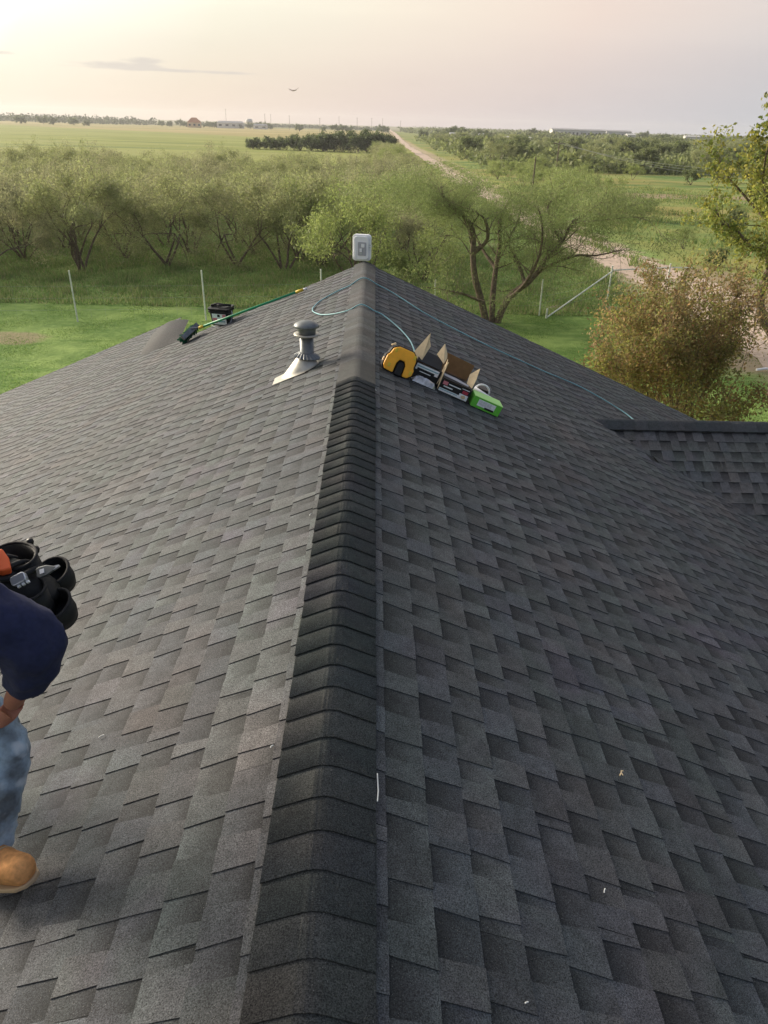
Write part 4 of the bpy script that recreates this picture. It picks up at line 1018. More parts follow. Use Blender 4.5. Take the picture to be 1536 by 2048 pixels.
# ---- big mesquite beyond the right-hand roof edge
def main_tree():
    base = Vector((5.54, 34.1, G0)); k = .0229
    def P(px, py, dy=0): return Vector(((px-985)*k, dy, (645-py)*k*1.06))
    rnd = random.Random(21); rs = np.random.default_rng(21); mb = MB(); anc = []
    limbs = [
     ([(975,655,0),(958,605,-.2),(940,560,-.4),(932,520,-.5),(928,480,-.6),(905,450,-.8),(880,420,-1.0),(868,385,-1.2),(862,350,-1.2)], .17, .04),
     ([(932,520,-.5),(955,490,-.9),(940,450,-1.4),(915,425,-1.8),(890,405,-2.2)], .09, .03),
     ([(928,490,-.6),(900,440,-.2),(865,405,.2),(820,385,.6),(780,390,1)], .08, .02),
     ([(985,655,.1),(982,600,.2),(985,550,.5),(990,510,.7),(988,470,1.0),(1000,430,1.3),(1010,390,1.4)], .15, .04),
     ([(992,655,.1),(1010,600,-.1),(1040,572,-.2),(1062,548,-.3),(1078,520,-.4),(1098,495,-.5),(1110,465,-.6),(1135,430,-.8),(1150,400,-.9)], .17, .04),
     ([(1040,572,-.2),(1030,545,.2),(1015,520,.5),(1005,500,.6),(1022,470,.9),(1028,430,1.1)], .09, .03),
     ([(1062,548,-.3),(1090,530,-.6),(1125,515,-.9),(1160,512,-1.2),(1200,500,-1.5)], .08, .02),
     ([(1000,625,.1),(1030,595,.7),(1060,580,1.2),(1085,555,1.8),(1110,520,2.4),(1150,490,3),(1190,460,3.5)], .11, .025),
     ([(1098,495,-.5),(1075,460,-.2),(1070,420,.2),(1085,380,.4)], .08, .02),
     ([(958,605,-.2),(920,585,-1.2),(880,570,-2.2),(840,560,-3)], .07, .02),
     ([(985,550,.5),(960,520,1.5),(930,470,2.5),(900,430,3.2)], .08, .02),
     ([(1110,465,-.6),(1160,450,-1.4),(1200,430,-2.2),(1225,440,-2.6)], .06, .02),
     ([(1010,600,-.1),(1030,560,-1.4),(1040,500,-2.6),(1030,440,-3.2),(1020,400,-3.4)], .09, .02)]
    for pts, r0, r1 in limbs:
        ps = smooth_path([P(*p) for p in pts], 4); n = len(ps)
        rr = [r0+(r1-r0)*i/(n-1) for i in range(n)]
        mb.tube(ps, rr, 8, cap=False)
        for i in range(n//3, n, 2):
            dd = (ps[min(i+1,n-1)]-ps[i-1]).normalized()
            for q in range(2):
                nd = (dd*.6 + Vector((rnd.gauss(0,1), rnd.gauss(0,1), rnd.gauss(.25,.6)))*.75).normalized()
                grow(mb, rnd, ps[i].copy(), nd, rnd.uniform(.8,1.5), min(rr[i]*.34,.035), 2, anc, .55, .02, 3, 5, (2,3), .72, 1)
    sq = lambda z: z if z < 4.6 else 4.6+(z-4.6)*.45
    mb.v = [(x, y, sq(z)) for x, y, z in mb.v]; A_ = np.array(anc); A_[:, 2] = [sq(z) for z in A_[:, 2]]; A_[:, 0] = np.where(A_[:, 0] < 0, A_[:, 0]*1.18, A_[:, 0]*1.05)
    print('main tree', A_.min(0), A_.max(0))
    e = empty('mesquite_tree', base, 'large spreading mesquite with forked bare trunks just beyond the right roof edge', 'tree')
    link('trunk', mb.mesh('trunk', M['bark'], True), e)
    C = [(.26,.33,.115), (.21,.27,.09), (.32,.37,.145), (.28,.31,.12), (.19,.24,.08)]
    v, q, c = leaves(A_, 110000, np.array([.24,.24,.19]), .095, .22, C, rs, .9)
    link('crown', np_mesh('crown', v, q, c, M['leaf']), e)
main_tree()

# ---- tree at the right edge with large yellow green leaves
def right_tree():
    base = Vector((13.6, 24, G0)); k = .0156
    def P(px, py, dy=0): return Vector((12.87-13.6+(px-1536)*k, dy, -5.43-G0+(650-py)*k*1.02))
    rnd = random.Random(33); rs = np.random.default_rng(33); mb = MB(); anc = []
    limbs = [
     ([(1590,820,0),(1570,720,0),(1550,670,0),(1524,640,0),(1508,605,0),(1507,570,.05),(1512,545,.1)], .17, .12),
     ([(1512,545,.1),(1500,520,0),(1488,505,-.1),(1455,500,-.3),(1425,480,-.5),(1400,462,-.6),(1372,455,-.8),(1350,430,-.9)], .08, .02),
     ([(1512,545,.1),(1508,500,.2),(1498,460,.3),(1488,420,.3),(1482,380,.3),(1470,340,.2),(1462,300,.1),(1475,262,.1)], .10, .015),
     ([(1512,545,.1),(1528,510,.3),(1545,470,.5),(1560,420,.6),(1570,370,.7)], .08, .02),
     ([(1498,460,.3),(1470,430,.8),(1440,400,1.1),(1410,370,1.4),(1400,345,1.5)], .05, .012),
     ([(1482,380,.3),(1500,340,-.2),(1515,300,-.5),(1520,270,-.6)], .045,.012),
     ([(1488,505,-.1),(1465,470,-1),(1440,440,-1.5),(1420,410,-1.8)], .05, .012),
     ([(1488,420,.3),(1450,390,-.2),(1430,350,-.6),(1425,320,-.8),(1440,285,-.8)], .045, .012),
     ([(1545,470,.5),(1525,430,1),(1520,380,1.2),(1535,330,1.3)], .05, .015),
     ([(1508,570,.05),(1540,560,-.5),(1570,540,-1)], .05, .02),
     ([(1470,340,.2),(1468,290,.0),(1466,225,.0),(1466,203,.0)], .02, .006), ([(1515,300,-.5),(1504,250,-.4),(1502,208,-.3)], .014, .005)]
    for li, (pts, r0, r1) in enumerate(limbs):
        ps = smooth_path([P(*p) for p in pts], 4); n = len(ps); rr = [r0+(r1-r0)*i/(n-1) for i in range(n)]
        mb.tube(ps, rr, 8, cap=False)
        if li in (0, 10, 11): continue
        for i in range(n//4, n, 2):
            dd = (ps[min(i+1,n-1)]-ps[i-1]).normalized()
            for q in range(2):
                nd = (dd*.6 + Vector((rnd.gauss(0,1), rnd.gauss(0,1), rnd.gauss(.1,.6)))*.8).normalized()
                grow(mb, rnd, ps[i].copy(), nd, rnd.uniform(.35,.7), max(rr[i]*.35,.008), 1, anc, .6, .0, 3, 4, (2,3), .7, 1)
    A_ = np.array(anc); A_ = A_[rs.random(len(A_)) < .75]
    e = empty('broadleaf_tree', base, 'leaning yellow green broadleaf tree at the right edge of the photo', 'tree')
    link('trunk', mb.mesh('trunk', M['bark'], True), e)
    C = [(.27,.28,.06), (.19,.24,.055), (.34,.33,.08), (.15,.20,.045), (.38,.34,.07)]
    v, q, c = leaves(A_, 10500, np.array([.11,.11,.11]), .11, .6, C, rs, .6, .35)
    link('crown', np_mesh('crown', v, q, c, M['leaf']), e)
    p = P(1531, 440, -.6); cen = np.array([[p.x+rnd.gauss(0,.05), p.y+rnd.gauss(0,.05), p.z+rnd.gauss(0,.1)] for _ in range(20)])
    v, q, c = leaves(cen, 90, np.array([.03,.03,.08]), .09, .6, [(.75,.32,.03),(.8,.42,.05)], rs)
    tag(link('crown', np_mesh('crown', v, q, c, M['leaf']), e), 'bright orange leaf cluster')
right_tree()

# ---- russet shrub behind the wing
def red_shrub():
    base = Vector((7.75, 17.6, G0)); rnd = random.Random(8); rs = np.random.default_rng(8); mb = MB(); anc = []
    for t in range(17):
        a = rnd.uniform(0, 2*math.pi); lean = rnd.uniform(.05,.50)
        grow(mb, rnd, Vector((math.cos(a)*.25, math.sin(a)*.25, -.05)), Vector((math.cos(a)*lean, math.sin(a)*lean, 1)).normalized(), 2.5, rnd.uniform(.025,.045), 3, anc, .42, .08, 5, 5, (2,3), .58, 2)
    A_ = np.array(anc)
    A_ = A_[(A_[:,2] > .7)]
    k_ = 260; a_ = rs.uniform(0, 6.28, k_); r_ = 1.9*rs.random(k_)**.5; A_ = np.vstack([A_, np.stack([r_*np.cos(a_)-.15, r_*np.sin(a_), rs.uniform(.5, 2.6, k_)], 1)])
    A_[:, :2] *= .90; mb.v = [(x*.9, y*.9, z) for x, y, z in mb.v]
    e = empty('crape_myrtle', base, 'russet and olive leaved bushy shrub behind the right wing of the roof', 'shrub')
    link('stems', mb.mesh('stems', M['bark'], True), e)
    low = [(.30,.31,.075), (.24,.27,.07), (.34,.31,.08), (.19,.22,.06)]
    hi = [(.34,.185,.10), (.28,.21,.09), (.35,.24,.11), (.22,.24,.085), (.30,.25,.10), (.26,.18,.09)]
    z = A_[:,2]; B = A_[z < 3.4]; T__ = A_[z >= 2.9]
    v1, q1, c1_ = leaves(B, 28000, np.array([.15,.15,.15]), .085, .5, low+hi, rs, .2, .35)
    v2, q2, c2_ = leaves(T__, 22000, np.array([.12,.12,.14]), .08, .5, hi+low[:2], rs, .2, .35)
    link('foliage', np_mesh('foliage', np.vstack([v1, v2]), np.vstack([q1, q2+len(v1)]), np.vstack([c1_, c2_]), M['leaf']), e)
    print('shrub extent', A_.min(0), A_.max(0))
red_shrub()
# bare twiggy shrub to its right
def twig_shrub():
    rnd = random.Random(18); rs = np.random.default_rng(18); mb = MB(); anc = []
    for t in range(7):
        a = rnd.uniform(-.9, 1.3); lean = rnd.uniform(.2,.7)
        grow(mb, rnd, Vector((0,0,-.05)), Vector((math.cos(a)*lean, math.sin(a)*lean, 1)).normalized(), 1.9, .022, 3, anc, .5, .05, 4, 4, (1,3), .6, 0)
    e = empty('bare_shrub', (9.75, 17.2, G0), 'nearly leafless twiggy shrub to the right of the russet shrub', 'shrub')
    link('stems', mb.mesh('stems', M['wood'], True), e)
    v, q, c = leaves(np.array(anc), 160, np.array([.06,.06,.06]), .07, .5, [(.10,.09,.04),(.15,.11,.05)], rs); link('foliage', np_mesh('foliage', v, q, c, M['leaf']), e)
twig_shrub()

# ---- thicket
def px_of(x, y, z=G0+3):
    c = W.transposed() @ Vector((x, y, z)); return CX + FPX*c.x/-c.z
def where(x, y, xs, ys, xn, yn):
    p = px_of(x, y); i = sum(p > v for v in xs); j = sum(y > v for v in ys); return xn[i], yn[j]
protos = [mesquite_proto(101, 5.2, 3.3, 11000, MESQ), mesquite_proto(102, 4.8, 3.0, 10000, MESQ_B), mesquite_proto(103, 5.4, 3.4, 11000, MESQ_B, 5), mesquite_proto(104, 4.6, 3.2, 10000, MESQ, 3)]
GR = [(.28,.345,.10), (.23,.29,.085), (.34,.39,.135), (.29,.32,.11)]
green_protos = [mesquite_proto(111, 5.0, 3.1, 12000, GR), mesquite_proto(112, 4.6, 3.0, 12000, GR, 5)]
trnd = random.Random(77)
front = [(-31,43.5,'leftmost'),(-26.5,44,''),(-21.5,43,''),(-17,44.5,''),(-12.2,46.5,''),(-8.5,47,''),(-5.2,46.0,'')]
front_labels = ['grey green mesquite at the far left front of the thicket beyond the fence',
 'mesquite in the thicket front between the leftmost one and the left fence post',
 'mesquite with low boughs right behind the leftmost fence post',
 'brownish mesquite in the thicket front just right of the leftmost fence post',
 'many stemmed brown mesquite left of the second fence post',
 'brown mesquite with dark forked trunks right behind the second fence post',
 'mesquite in the thicket front above the green broom handle']
for (x, y, _), lb in zip(front, front_labels):
    tm, cm = protos[trnd.randrange(4)]; s = trnd.uniform(.95,1.1)
    plant_tree('mesquite_tree', tm, cm, (x, y, G0), s, trnd.uniform(0, 6.28), lb, 'tree', 'mesquite trees of the thicket')
TH_LABEL = 'grey green mesquite in the dense thicket between the lawn fence and the green field'
placed = [(x, y) for x, y, _ in front]
def scatter(n, xr, yr, dmin, ok, seed):
    r = random.Random(seed); out = []; tries = 0
    while len(out) < n and tries < n*60:
        tries += 1; y = r.uniform(*yr); x = r.uniform(*xr)
        if not ok(x, y): continue
        if all((x-a)**2+(y-b)**2 > dmin*dmin for a, b in placed): placed.append((x, y)); out.append((x, y))
    return out
placed += [(5.5,34), (16,40), (16,50)]
for x, y in scatter(230, (-62, 4), (47, 104), 3.35, lambda x, y: x > -8-y*.56 and x < 8-.05*(y-40) and y < 92+.25*(x+40), 1):
    tm, cm = protos[trnd.randrange(4)]; s = trnd.uniform(.72,1.02)
    a_, b_ = where(x, y, (0, 130, 280, 430, 580), (55, 66, 80), ('beyond the left edge of the photo', 'above the leftmost fence post', 'between the two left fence posts', 'above the bucket', 'above the green broom handle', 'left of the white box'), ('front row', 'second row', 'middle rows', 'back row'))
    plant_tree('mesquite_tree', tm, cm, (x, y, gz(x,y)), s, trnd.uniform(0, 6.28), 'grey green thicket mesquite, %s, %s' % (b_, a_), 'tree', 'mesquite trees of the thicket')
# greener trees right behind the white box and along the left side of the road
for i, (x, y, s, lb) in enumerate([(-.6,39.5,1.02,'bright green mesquite right behind the white box on the ridge'), (3.0,44.0,1.0,'bright green mesquite behind the left side of the large forked mesquite'), (-3.2,48.5,.98,'green mesquite to the left of and behind the white box')]):
    tm, cm = green_protos[i % 2]; plant_tree('mesquite_tree', tm, cm, (x, y, G0), s, 1.3*i, lb, 'tree', 'green mesquites near the road'); placed.append((x, y))
for x, y in scatter(44, (0, 6.8), (48, 250), 4.2, lambda x, y: x < 5.2+.004*y, 2):
    tm, cm = (green_protos+protos)[trnd.randrange(6)]
    plant_tree('mesquite_tree', tm, cm, (x, y, gz(x,y)), trnd.uniform(.55,.85), trnd.uniform(0, 6.28), 'mesquite left of the dirt road, %s' % ('just behind the large forked mesquite' if y < 70 else 'in the middle of the roadside belt' if y < 120 else 'far along the roadside belt' if y < 180 else 'at the far end near the dark bush row'), 'tree', 'mesquites left of the road')

# ---- dense bushes
def bush_proto(seed, nl=3600, cols=[(.13,.165,.065),(.105,.14,.055),(.16,.19,.08)], leaf=.42):
    rnd = random.Random(seed); rs = np.random.default_rng(seed); mb = MB(); anc = []
    for t in range(4):
        a = 2*math.pi*t/4+rnd.random(); grow(mb, rnd, Vector((0,0,-.05)), Vector((math.cos(a)*.7, math.sin(a)*.7, 1)).normalized(), 2.0, .10, 3, anc, .6, .04, 3, 4, (2,3), .68, 2)
    A_ = np.array(anc); sx = 3.0/np.percentile(np.abs(A_[:, :2]), 96); sz = 4.6/np.percentile(A_[:, 2], 99)
    mb.v = [(x*sx, y*sx, z*sz if z > 0 else z) for x, y, z in mb.v]; A_ *= np.array([sx, sx, sz])
    v, q, c = leaves(A_, nl, np.array([.4,.4,.32]), leaf, .55, cols, rs, .2)
    return mb.mesh('trunk', M['bark'], True), np_mesh('crown', v, q, c, M['leaf'])
bushes = [bush_proto(201), bush_proto(202)]
olive = [bush_proto(211, 3200, [(.18,.21,.08),(.145,.18,.065),(.22,.24,.10)], .40), bush_proto(212, 3200, [(.16,.20,.08),(.20,.23,.085),(.14,.17,.065)], .40)]
# dark row of bushes in the field (left of the road)
for i in range(22):
    t = i/21; x = -42 + t*46 + trnd.uniform(-1,1); y = 276 - t*8 + trnd.uniform(-5,6)
    s = (.62 + .55*min(1, t*1.4))*trnd.uniform(.85,1.15)
    tm, cm = bushes[i % 2]; plant_tree('dense_bush', tm, cm, (x, y, gz(x,y)), s, trnd.uniform(0,6), ('leftmost low bush of the dark row in the field' if i == 0 else 'rightmost dark bush of the field row, beside the road' if i == 21 else 'low dark bush in the left part of the field row' if i < 8 else 'dark bush in the middle of the field row' if i < 15 else 'taller dark bush in the right part of the field row'), 'bush', 'dark bush row in the field', sz=s*1.0)
# woodland right of the road
def okR(x, y): return x > 21+.02*y and x < 30+y*.60 and not (y < 168+.25*(x-20) and x > 24+.0*(y))
for x, y in scatter(170, (20, 330), (160, 520), 6.5, okR, 3):
    tm, cm = (olive + protos[:1])[trnd.randrange(3)]
    plant_tree('woodland_tree', tm, cm, (x, y, gz(x,y)), trnd.uniform(.8,1.25), trnd.uniform(0,6), 'olive woodland tree, %s, %s' % where(x, y, (900, 1050, 1200, 1350, 1500), (230, 330), ('next to the dirt road', 'above the forked mesquite', 'left of the sagging power wires', 'behind the sagging power wires', 'left of the yellow green tree', 'behind the yellow green tree'), ('front of the wood', 'middle of the wood', 'back of the wood'))[::1], 'tree', 'low woodland right of the road')
for x, y in scatter(24, (21.5, 34), (85, 165), 4.5, lambda x, y: x < 24+.05*y, 4):
    tm, cm = (green_protos)[trnd.randrange(2)]
    plant_tree('mesquite_tree', tm, cm, (x, y, gz(x,y)), trnd.uniform(.4,.75), trnd.uniform(0,6), 'mesquite sapling right of the dirt road, %s' % ('near the short wooden pole' if y < 110 else 'in the middle stretch' if y < 140 else 'at the edge of the low woodland'), 'tree', 'mesquites right of the road')
# low weeds and saplings in the near meadow, right of the road
for i, (x, y, s) in enumerate([(24,60,.35),(29,64,.3),(33,72,.4),(27,80,.4),(38,84,.35),(45,92,.4),(23.5,52,.25),(55,140,.5),(48,150,.55),(70,135,.5),(64,152,.6),(85,160,.6),(36,140,.6)]):
    tm, cm = (green_protos+olive)[i % 4]; plant_tree('meadow_bush', tm, cm, (x, y, gz(x,y)), s, i, ['small bush beside the dirt road seen through the large forked mesquite','small bush a little right of the dirt road in the near meadow','low bush in the middle of the near meadow','low bush at the far side of the near meadow','low bush left of the bare dirt patch','low bush below the bare dirt patch','tiny bush at the verge above the corner fence','bush left of the wood edge behind the bare patch','bush at the wood edge in the middle of the meadow','bush right of the bare dirt patch','bush at the wood edge behind the bare patch','rightmost bush along the wood edge','bush on the meadow next to the short wooden pole'][i], 'bush', 'bushes in the right meadow')
# ---- far tree masses: one mass each, nobody could count them
def far_mass(name, label, rects, n, hgt, cols, seed, size=2.2):
    rs = np.random.default_rng(seed); C_ = []
    for (x0, x1, y0, y1, dens, h_) in rects:
        k = int(n*dens); x = rs.uniform(x0, x1, k); y = rs.uniform(y0, y1, k)
        top = h_*(.55+.45*np.sin(x*.09+y*.02)**2)*(.8+.3*np.sin(x*.31+1)); z = G0 + rs.random(k)**.7*top
        C_.append(np.stack([x, y, z], 1))
    C_ = np.vstack(C_); k = len(C_)
    v, q, c = leaves(C_, k*2, np.array([1.2,1.2,.5]), size, .8, cols, rs)
    o = link(name, np_mesh(name, v, q, c, M['leaf'])); tag(o, label, 'woodland', kind='stuff')
far_mass('distant_woodland', 'low distant woodland stretching to the horizon on the right', [(60,620,520,900,1.0,5.5),(40,1300,900,1500,1.0,6),(100,2200,1500,2400,.8,8)], 26000, 6, [(.16,.19,.085),(.13,.16,.07),(.20,.215,.10)], 301, 2.8)
far_mass('woodland_underbrush', 'low olive scrub filling the woodland right of the road', [(26,95,172,260,1.0,3.6),(24,170,255,380,1.0,4.2),(26,300,380,540,1.2,4.6)], 9000, 4, [(.20,.23,.085),(.165,.20,.07),(.24,.26,.10),(.14,.17,.06)], 303, 1.1)
far_mass('horizon_treeline', 'thin dark treeline on the horizon behind the left field', [(-1400,-330,1150,1320,.5,9),(-330,20,1500,1700,.3,5),(-1500,-500,1500,1900,.5,11)], 12000, 8, [(.075,.09,.045),(.06,.075,.04)], 302, 3.2)
# round bushes at the far left of the field
for i, (px, d_, s) in enumerate([(-440,880,1.5),(-415,900,1.3),(-395,870,1.1),(-372,880,1.35),(-352,890,1.4),(-338,880,1.25),(-318,885,1.3),(-300,870,.9)]):
    tm, cm = bushes[i % 2]; plant_tree('field_bush', tm, cm, (px, d_, gz(px,d_)), s*1.2, i, 'round dark bush at the far left edge of the field', 'bush', 'bushes at the far left of the field')
for i in range(16):
    x = -330 + i*9 + 60 + trnd.uniform(-3,3); y = 1080+trnd.uniform(-15,15); s = trnd.uniform(1.2,1.7) if i not in (5,11) else .7
    tm, cm = bushes[i % 2]; plant_tree('field_bush', tm, cm, (x, y, gz(x,y)), s, i, 'dark bush in the distant hedge left of the orange roofed building', 'bush', 'distant hedge left of the orange roof')
for i, (x, y, s) in enumerate([(-82,900,1.4),(-60,960,1.0),(-47,960,1.5),(-38,970,1.5),(-30,975,1.3),(-10,1010,1.0),(8,940,1.6),(12,950,1.3)]):
    tm, cm = bushes[i % 2]; plant_tree('field_bush', tm, cm, (x, y, gz(x,y)), s, i, 'small dark tree on the horizon above the bush row', 'tree', 'small trees on the horizon')
for i, (x, y, s) in enumerate([(47,600,1.3),(55,600,1.8),(60,596,1.5),(66,605,1.7),(73,600,1.5),(80,602,1.4),(36,610,1.2),(150,800,1.8),(260,800,1.9),(205,620,1.3),(218,625,1.5)]):
    tm, cm = bushes[i % 2]; plant_tree('dark_tree', tm, cm, (x, y, gz(x,y)), s, i, 'dark taller tree standing out of the far woodland right of the road', 'tree', 'dark trees in the far woodland')

def undergrowth():
    rs = np.random.default_rng(310); k = 5200; x = rs.uniform(-60, 6, k); y = rs.uniform(45, 98, k); ok = (x > -8-y*.56) & (x < 9-.05*y); x = x[ok]; y = y[ok]
    C_ = np.stack([x, y, G0 + rs.random(len(x))*(1.3+.9*np.sin(x*.7)*np.cos(y*.5))], 1)
    v, q, c = leaves(C_, 90000, np.array([.35,.35,.3]), .17, .25, MESQ_B + [(.26,.32,.11)], rs, -.3)
    tag(link('thicket_undergrowth', np_mesh('thicket_undergrowth', v, q, c, M['leaf'])), 'tangled brush and suckers under the mesquite thicket', 'undergrowth', kind='stuff')
undergrowth()
# ---- grasses
def grass(name, label, n, xr, yr, h_, cols, seed, ok=None, w_=.02, dens=None):
    rs = np.random.default_rng(seed); x = rs.uniform(*xr, n); y = yr[0] + (yr[1]-yr[0])*rs.random(n)
    if ok is not None: k = ok(x, y, rs); x = x[k]; y = y[k]
    n = len(x); hh = h_*rs.uniform(.4, 1.3, n)*(.7+.5*np.sin(x*1.7+np.sin(y*1.3))*np.cos(y*.9)); hh = np.maximum(hh, h_*.25)
    a = rs.uniform(0, 6.28, n); wx = np.cos(a)*w_; wy = np.sin(a)*w_; lx = rs.normal(0,.35,n)*hh; ly = rs.normal(0,.35,n)*hh
    z = np.full(n, G0-.01)
    v = np.stack([np.stack([x-wx,y-wy,z],1), np.stack([x+wx,y+wy,z],1), np.stack([x+lx,y+ly,z+hh],1)], 1).reshape(-1,3)
    cols = np.array(cols); c = cols[rs.integers(0,len(cols),n)]*rs.uniform(.8,1.2,n)[:,None]
    o = link(name, np_mesh(name, v, np.arange(n*3).reshape(-1,3), np.repeat(c,3,0), M['leaf'])); tag(o, label, 'grass', kind='stuff')
LG = [(.15,.25,.06),(.19,.295,.075),(.13,.22,.05),(.24,.32,.095)]
grass('lawn_grass', 'short mown green grass of the yard lawn', 260000, (-21,21), (15,36.4), .05, LG, 401, lambda x,y,rs: (x > -3-y*.60) & (x < 3+y*.55) & ~((x<9)&(x>-9)&(y<17)) & (x < 15.2+rs.random(len(x))*1.5), .016)
grass('rough_grass', 'taller weedy grass beyond the yard fence', 150000, (-34,15.5), (35.8,58), .30, [(.17,.27,.075),(.21,.32,.09),(.28,.35,.125),(.33,.33,.15)], 402, lambda x,y,rs: (rs.random(len(x)) < np.clip(1.25-(y-36)*.04, .2, 1)) & (x > -6-y*.6) & (x < 14.2+rs.random(len(x))*1.5), .03)
grass('meadow_grass', 'yellowing weeds in the meadow right of the road', 110000, (20.5,75), (38,130), .40, [(.15,.23,.06),(.21,.27,.075),(.32,.30,.10),(.12,.19,.05)], 403, lambda x,y,rs: (x < 8+y*.56) & (rs.random(len(x)) < np.clip(.35+.9*np.sin(x*.35+np.sin(y*.21)*2)*np.cos(y*.17), .08, 1)) & (x > 21+rs.random(len(x))*2), .05)

grass('verge_weeds', 'ragged weeds along both edges of the dirt road', 60000, (11,22), (40,210), .42, [(.22,.31,.09),(.27,.33,.11),(.17,.25,.07),(.34,.33,.14)], 404, lambda x,y,rs: (np.abs(np.abs(x-15.4-.0*y) - (2.3+.5*np.sin(y*.5)+.4*np.sin(y*1.3))) < .35+.6*rs.random(len(x))**2) , .06)
# ================================================================== FENCES, POLES, WIRES
def fence_post(parent, x, y, h_, r=.035, lean=0, name='fence_post'):
    mb = MB(); mb.tube([(0,0,-.2),(lean*h_,0,h_)], r, 8); o = mb.build(name, M['post'], parent, (x, y, 0)); return o
def wires(parent, pts, zs, r=.006):
    mb = MB()
    for z in zs:
        for (x0,y0),(x1,y1) in zip(pts, pts[1:]): mb.tube([(x0,y0,z),(x1,y1,z)], r, 3, cap=False)
    for (x0,y0),(x1,y1) in zip(pts, pts[1:]):
        L = math.hypot(x1-x0, y1-y0); k = int(L/.6)
        for i in range(k): t = i/k; mb.tube([(x0+(x1-x0)*t, y0+(y1-y0)*t, .05),(x0+(x1-x0)*t, y0+(y1-y0)*t, zs[-1])], r*.7, 3, cap=False)
    return tag(mb.build('wire_mesh', M['wire'], parent), kind='stuff')
yf = empty('yard_fence', (0, 0, G0), 'wire fence on thin pale posts along the far side of the lawn', 'fence')
fx = [(-29.0,30.1),(-23.6,30.9),(-18.2,31.7),(-12.8,32.5),(-7.4,33.3),(-2.3,34.3),(2.9,35.0),(8.0,35.7)]
for x, y in fx: fence_post(yf, x, y, 2.15 if x < 0 else 1.7, .035, -.012)
wires(yf, fx, [.5,1.0,1.5], .004)
fence_post(yf, -4.25, 31.0, 1.25, .045)          # short dark stake
cf = empty('corner_fence', (0, 0, G0), 'pale pipe corner fence with a diagonal brace and top rail beside the road', 'fence')
for x, y, h_ in ((8.25,35.25,.45),(12.45,39.85,1.75),(15.9,41.0,1.75)): fence_post(cf, x, y, h_, .045)
mb = MB(); mb.tube([(8.25,35.25,.02),(12.45,39.85,1.45)], .035, 8); mb.build('brace', M['post'], cf)
mb = MB(); mb.tube([(12.45,39.85,1.52),(15.9,41.0,1.55)], .03, 8); mb.tube([(15.9,41.0,1.55),(17.3,41.4,1.5)], .03, 8); mb.build('top_rail', M['post'], cf)
wires(cf, [(8.25,35.9),(12.45,39.85),(15.9,41.0)], [.3,.6,.9,1.2], .005)
# wooden post by the road and power lines
def pole(x, y, h_, label, r=.11, arm=True):
    e = empty('utility_pole', (x, y, gz(x,y)), label, 'utility pole', 'utility poles')
    mb = MB(); mb.tube([(0,0,-.3),(0,0,h_)], [r, r*.7], 8); mb.build('pole', M['wood'], e)
    if arm: mb = MB(); mb.box((-1.1,-.06,h_-.5), (1.1,.06,h_-.36)); mb.build('cross_arm', M['wood'], e)
    return e
pole(21.15, 107.6, 4.7, 'short weathered wooden pole beside the dirt road, nearest of the poles', .12, False)
pole(33.5, 150, 6.2, 'wooden pole where the sagging wires begin in the woodland edge', .13)
pole(105, 130, 9.0, 'wooden pole carrying the sagging wires at the right', .14)
pl = empty('power_line', (0,0,0), 'three pale sagging power wires above the woodland edge on the right', 'power line')
for k in range(3):
    a = Vector((33.5+.9*(k-1), 150, gz(33.5,150)+5.9)); b = Vector((105, 130+.9*(k-1), gz(105,130)+8.6)); pts = []
    for i in range(25):
        t = i/24; p = a.lerp(b, t); p.z -= 4*(4.6+.6*k)*t*(1-t); pts.append(p)
    mb = MB(); mb.tube(pts, .028, 4); mb.build('wire', M['bwall'], pl)
for i, (x, y, h_) in enumerate([(-196,1100,22),(-132,1000,17),(-150,1200,18),(-108,1050,16),(-60,900,13),(-48,1100,17),(-22,1000,15),(-5,1100,16),(10,1200,17),(33,1100,14)]):
    pole(x, y, h_, 'thin distant utility pole on the horizon above the fields', .22)

# ================================================================== DISTANT BUILDINGS
def shed(name, label, x, y, w, dpt, h_, rh, wall, roof, rz=0, nwin=0, group=None):
    e = empty(name, (x, y, gz(x,y)), label, 'building', group); e.rotation_euler = (0,0,rz)
    mb = MB(); mb.box((-w/2,-dpt/2,-.5), (w/2,dpt/2,h_)); mb.build('wall', wall, e)
    mb = MB(); o_ = .4; z0 = h_+.003
    v = [(-w/2-o_,-dpt/2-o_,z0),(w/2+o_,-dpt/2-o_,z0),(w/2+o_,dpt/2+o_,z0),(-w/2-o_,dpt/2+o_,z0),(-w/2+(rh if rh>1.5 else -o_),0,z0+rh),(w/2-(rh if rh>1.5 else -o_),0,z0+rh)]
    mb.add(v, [(3,2,1,0),(0,1,5,4),(2,3,4,5),(1,2,5),(3,0,4)]); mb.build('roof', roof, e)
    for i in range(nwin):
        xx = -w/2 + w*(i+.5)/nwin; mb = MB(); mb.box((xx-w/nwin*.22,-dpt/2-.05,h_*.35), (xx+w/nwin*.22,-dpt/2-.01,h_*.75)); mb.build('window', M['glass'], e)
    return e
shed('farm_house', 'tan house with an orange hipped roof on the left horizon', -225, 1040, 17, 10, 5.5, 5.5, M['btan'], M['broof'], .2, 3)
shed('metal_barn', 'long low white barn right of the orange roofed house', -187, 1080, 34, 12, 6, 2.2, M['bwall'], M['bgrey'], .1, 4)
shed('metal_shed', 'small pale shed with a white roof right of the long white barn', -146, 1060, 18, 9, 4, 2.0, M['bwall'], M['bgrey'], .1, 2)
wt = empty('water_tank', (-166, 1100, gz(-166,1100)), 'round white water tank above the long white barn', 'water tank')
mb = MB(); mb.lathe([(0,11.5),(3,11.2),(4.6,9.8),(4.8,7.5),(4.2,5.5),(0,5)], n=20); mb.build('tank', M['bwall'], wt, smooth=True)
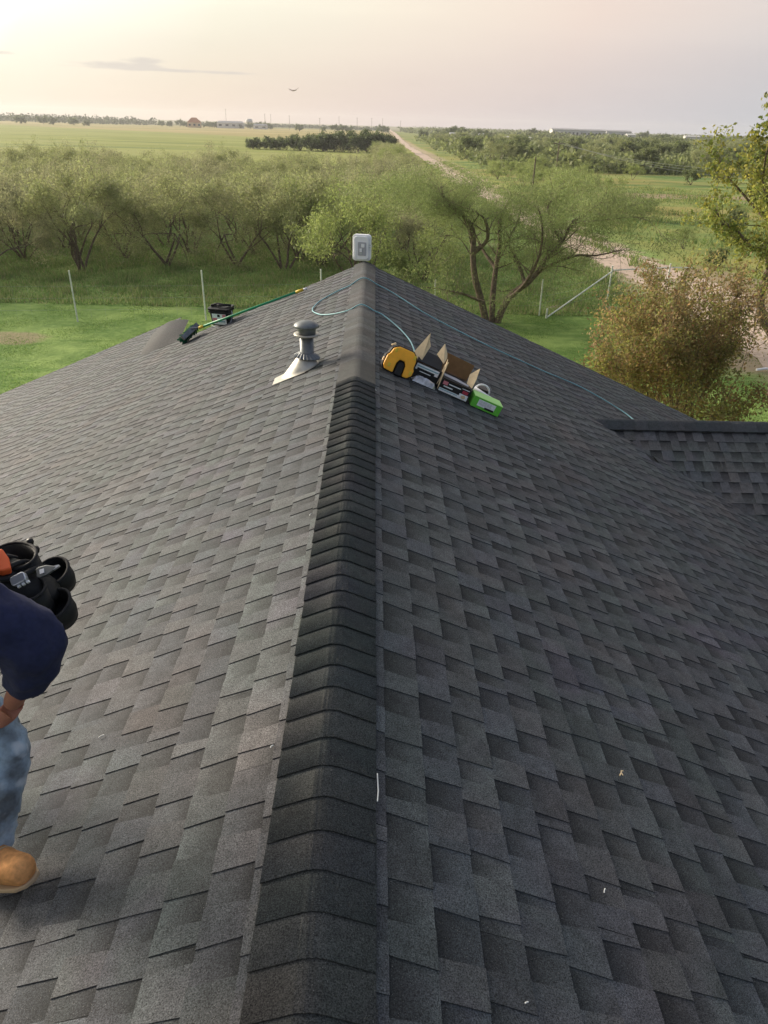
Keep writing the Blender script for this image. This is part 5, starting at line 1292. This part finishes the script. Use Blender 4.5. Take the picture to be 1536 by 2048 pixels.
mb = MB(); [mb.tube([(2.5*math.cos(a),2.5*math.sin(a),-.5),(2.5*math.cos(a),2.5*math.sin(a),5.6)], .3, 6) for a in (0,1.57,3.14,4.71)]; mb.build('tank_stand', M['bgrey'], wt)
shed('white_shed', 'small white building beside the dark trees in the middle of the horizon', 72, 560, 7, 5, 3.5, 1.8, M['bwall'], M['bwall'], 0, 1)
shed('white_shed', 'tiny white roofed building left of the dark trees over the woodland', 55, 590, 4, 4, 4.0, 1.2, M['bwall'], M['bwall'], 0, 0)
shed('flat_shed', 'low flat pale roof in the woodland below the dark trees', 72, 420, 13, 6, 4.6, .5, M['bwall'], M['bwall'], 0, 0)
for i, (x, w) in enumerate([(189, 27), (218, 26), (247, 25)]):
    shed('warehouse', ['leftmost of the three long white buildings among the far trees on the right', 'middle one of the three long white buildings among the far trees', 'rightmost of the three long white buildings among the far trees'][i], x, 830+i*8, w, 14, 8.8, 1.2, M['bwall'], M['bgrey'], 0, 7, 'long white buildings')
shed('white_shed', 'small white roofed hut in the woodland below the long white buildings', 268, 700, 12, 6, 6.2, .8, M['bwall'], M['bwall'], 0, 0)
shed('white_shed', 'white hut left of the one below the long white buildings', 222, 720, 7, 6, 6.2, .8, M['bwall'], M['bwall'], 0, 0)
# distant car on the road crest, pale pipe on the lawn, bird
mb = MB(); mb.tube([(-.35,0,.05),(.0,.05,.09),(.35,0,.05)], .05, 8); tag(mb.build('plastic_pipe', M['white_plastic'], loc=(14.9,27.1,G0+.03)), 'short white pipe lying on the lawn at the right edge', 'pipe')
kite = empty('bird', (-13.5, 139.3, 4.7), 'small pale bird with spread wings gliding in the middle of the sky', 'bird')
bm_ = mat('pale feathers', (.78,.62,.60), .8)
mb = MB(); mb.tube([(-.35,-.1,-.05),(0,0,0),(.45,.1,.05)], [.03,.12,.03], 8); mb.build('body', bm_, kite, smooth=True)
mb = MB(); mb.add([(-.1,0,.02),(.25,0,.06),(1.0,.0,.55),(.35,.02,.02),(-.1,.0,-.05)], [(0,1,2,3,4)]); mb.build('wing', bm_, kite)
mb = MB(); mb.add([(.1,.05,.02),(-.3,.05,.10),(-.95,.0,.28),(-.45,.02,-.02),(0,.0,-.05)], [(0,1,2,3,4)]); mb.build('wing', bm_, kite)
print('objects', len(bpy.data.objects))

# ================================================================== AIR
HAZE = 0.00018
if HAZE:
    mb = MB(); mb.box((-2600, -60, G0-3.5), (2600, 2600, 24)); 
    hz = mb.build('haze', []); hz.data.materials.clear()
    m = bpy.data.materials.new('haze'); m.use_nodes = True; nt = m.node_tree; nt.nodes.clear()
    out = nt.nodes.new('ShaderNodeOutputMaterial'); vv = nt.nodes.new('ShaderNodeVolumePrincipled')
    vv.inputs['Color'].default_value = (.93,.93,.93,1); vv.inputs['Density'].default_value = HAZE; vv.inputs['Anisotropy'].default_value = .3
    nt.links.new(vv.outputs[0], out.inputs['Volume']); hz.data.materials.append(m); hz['kind'] = 'stuff'
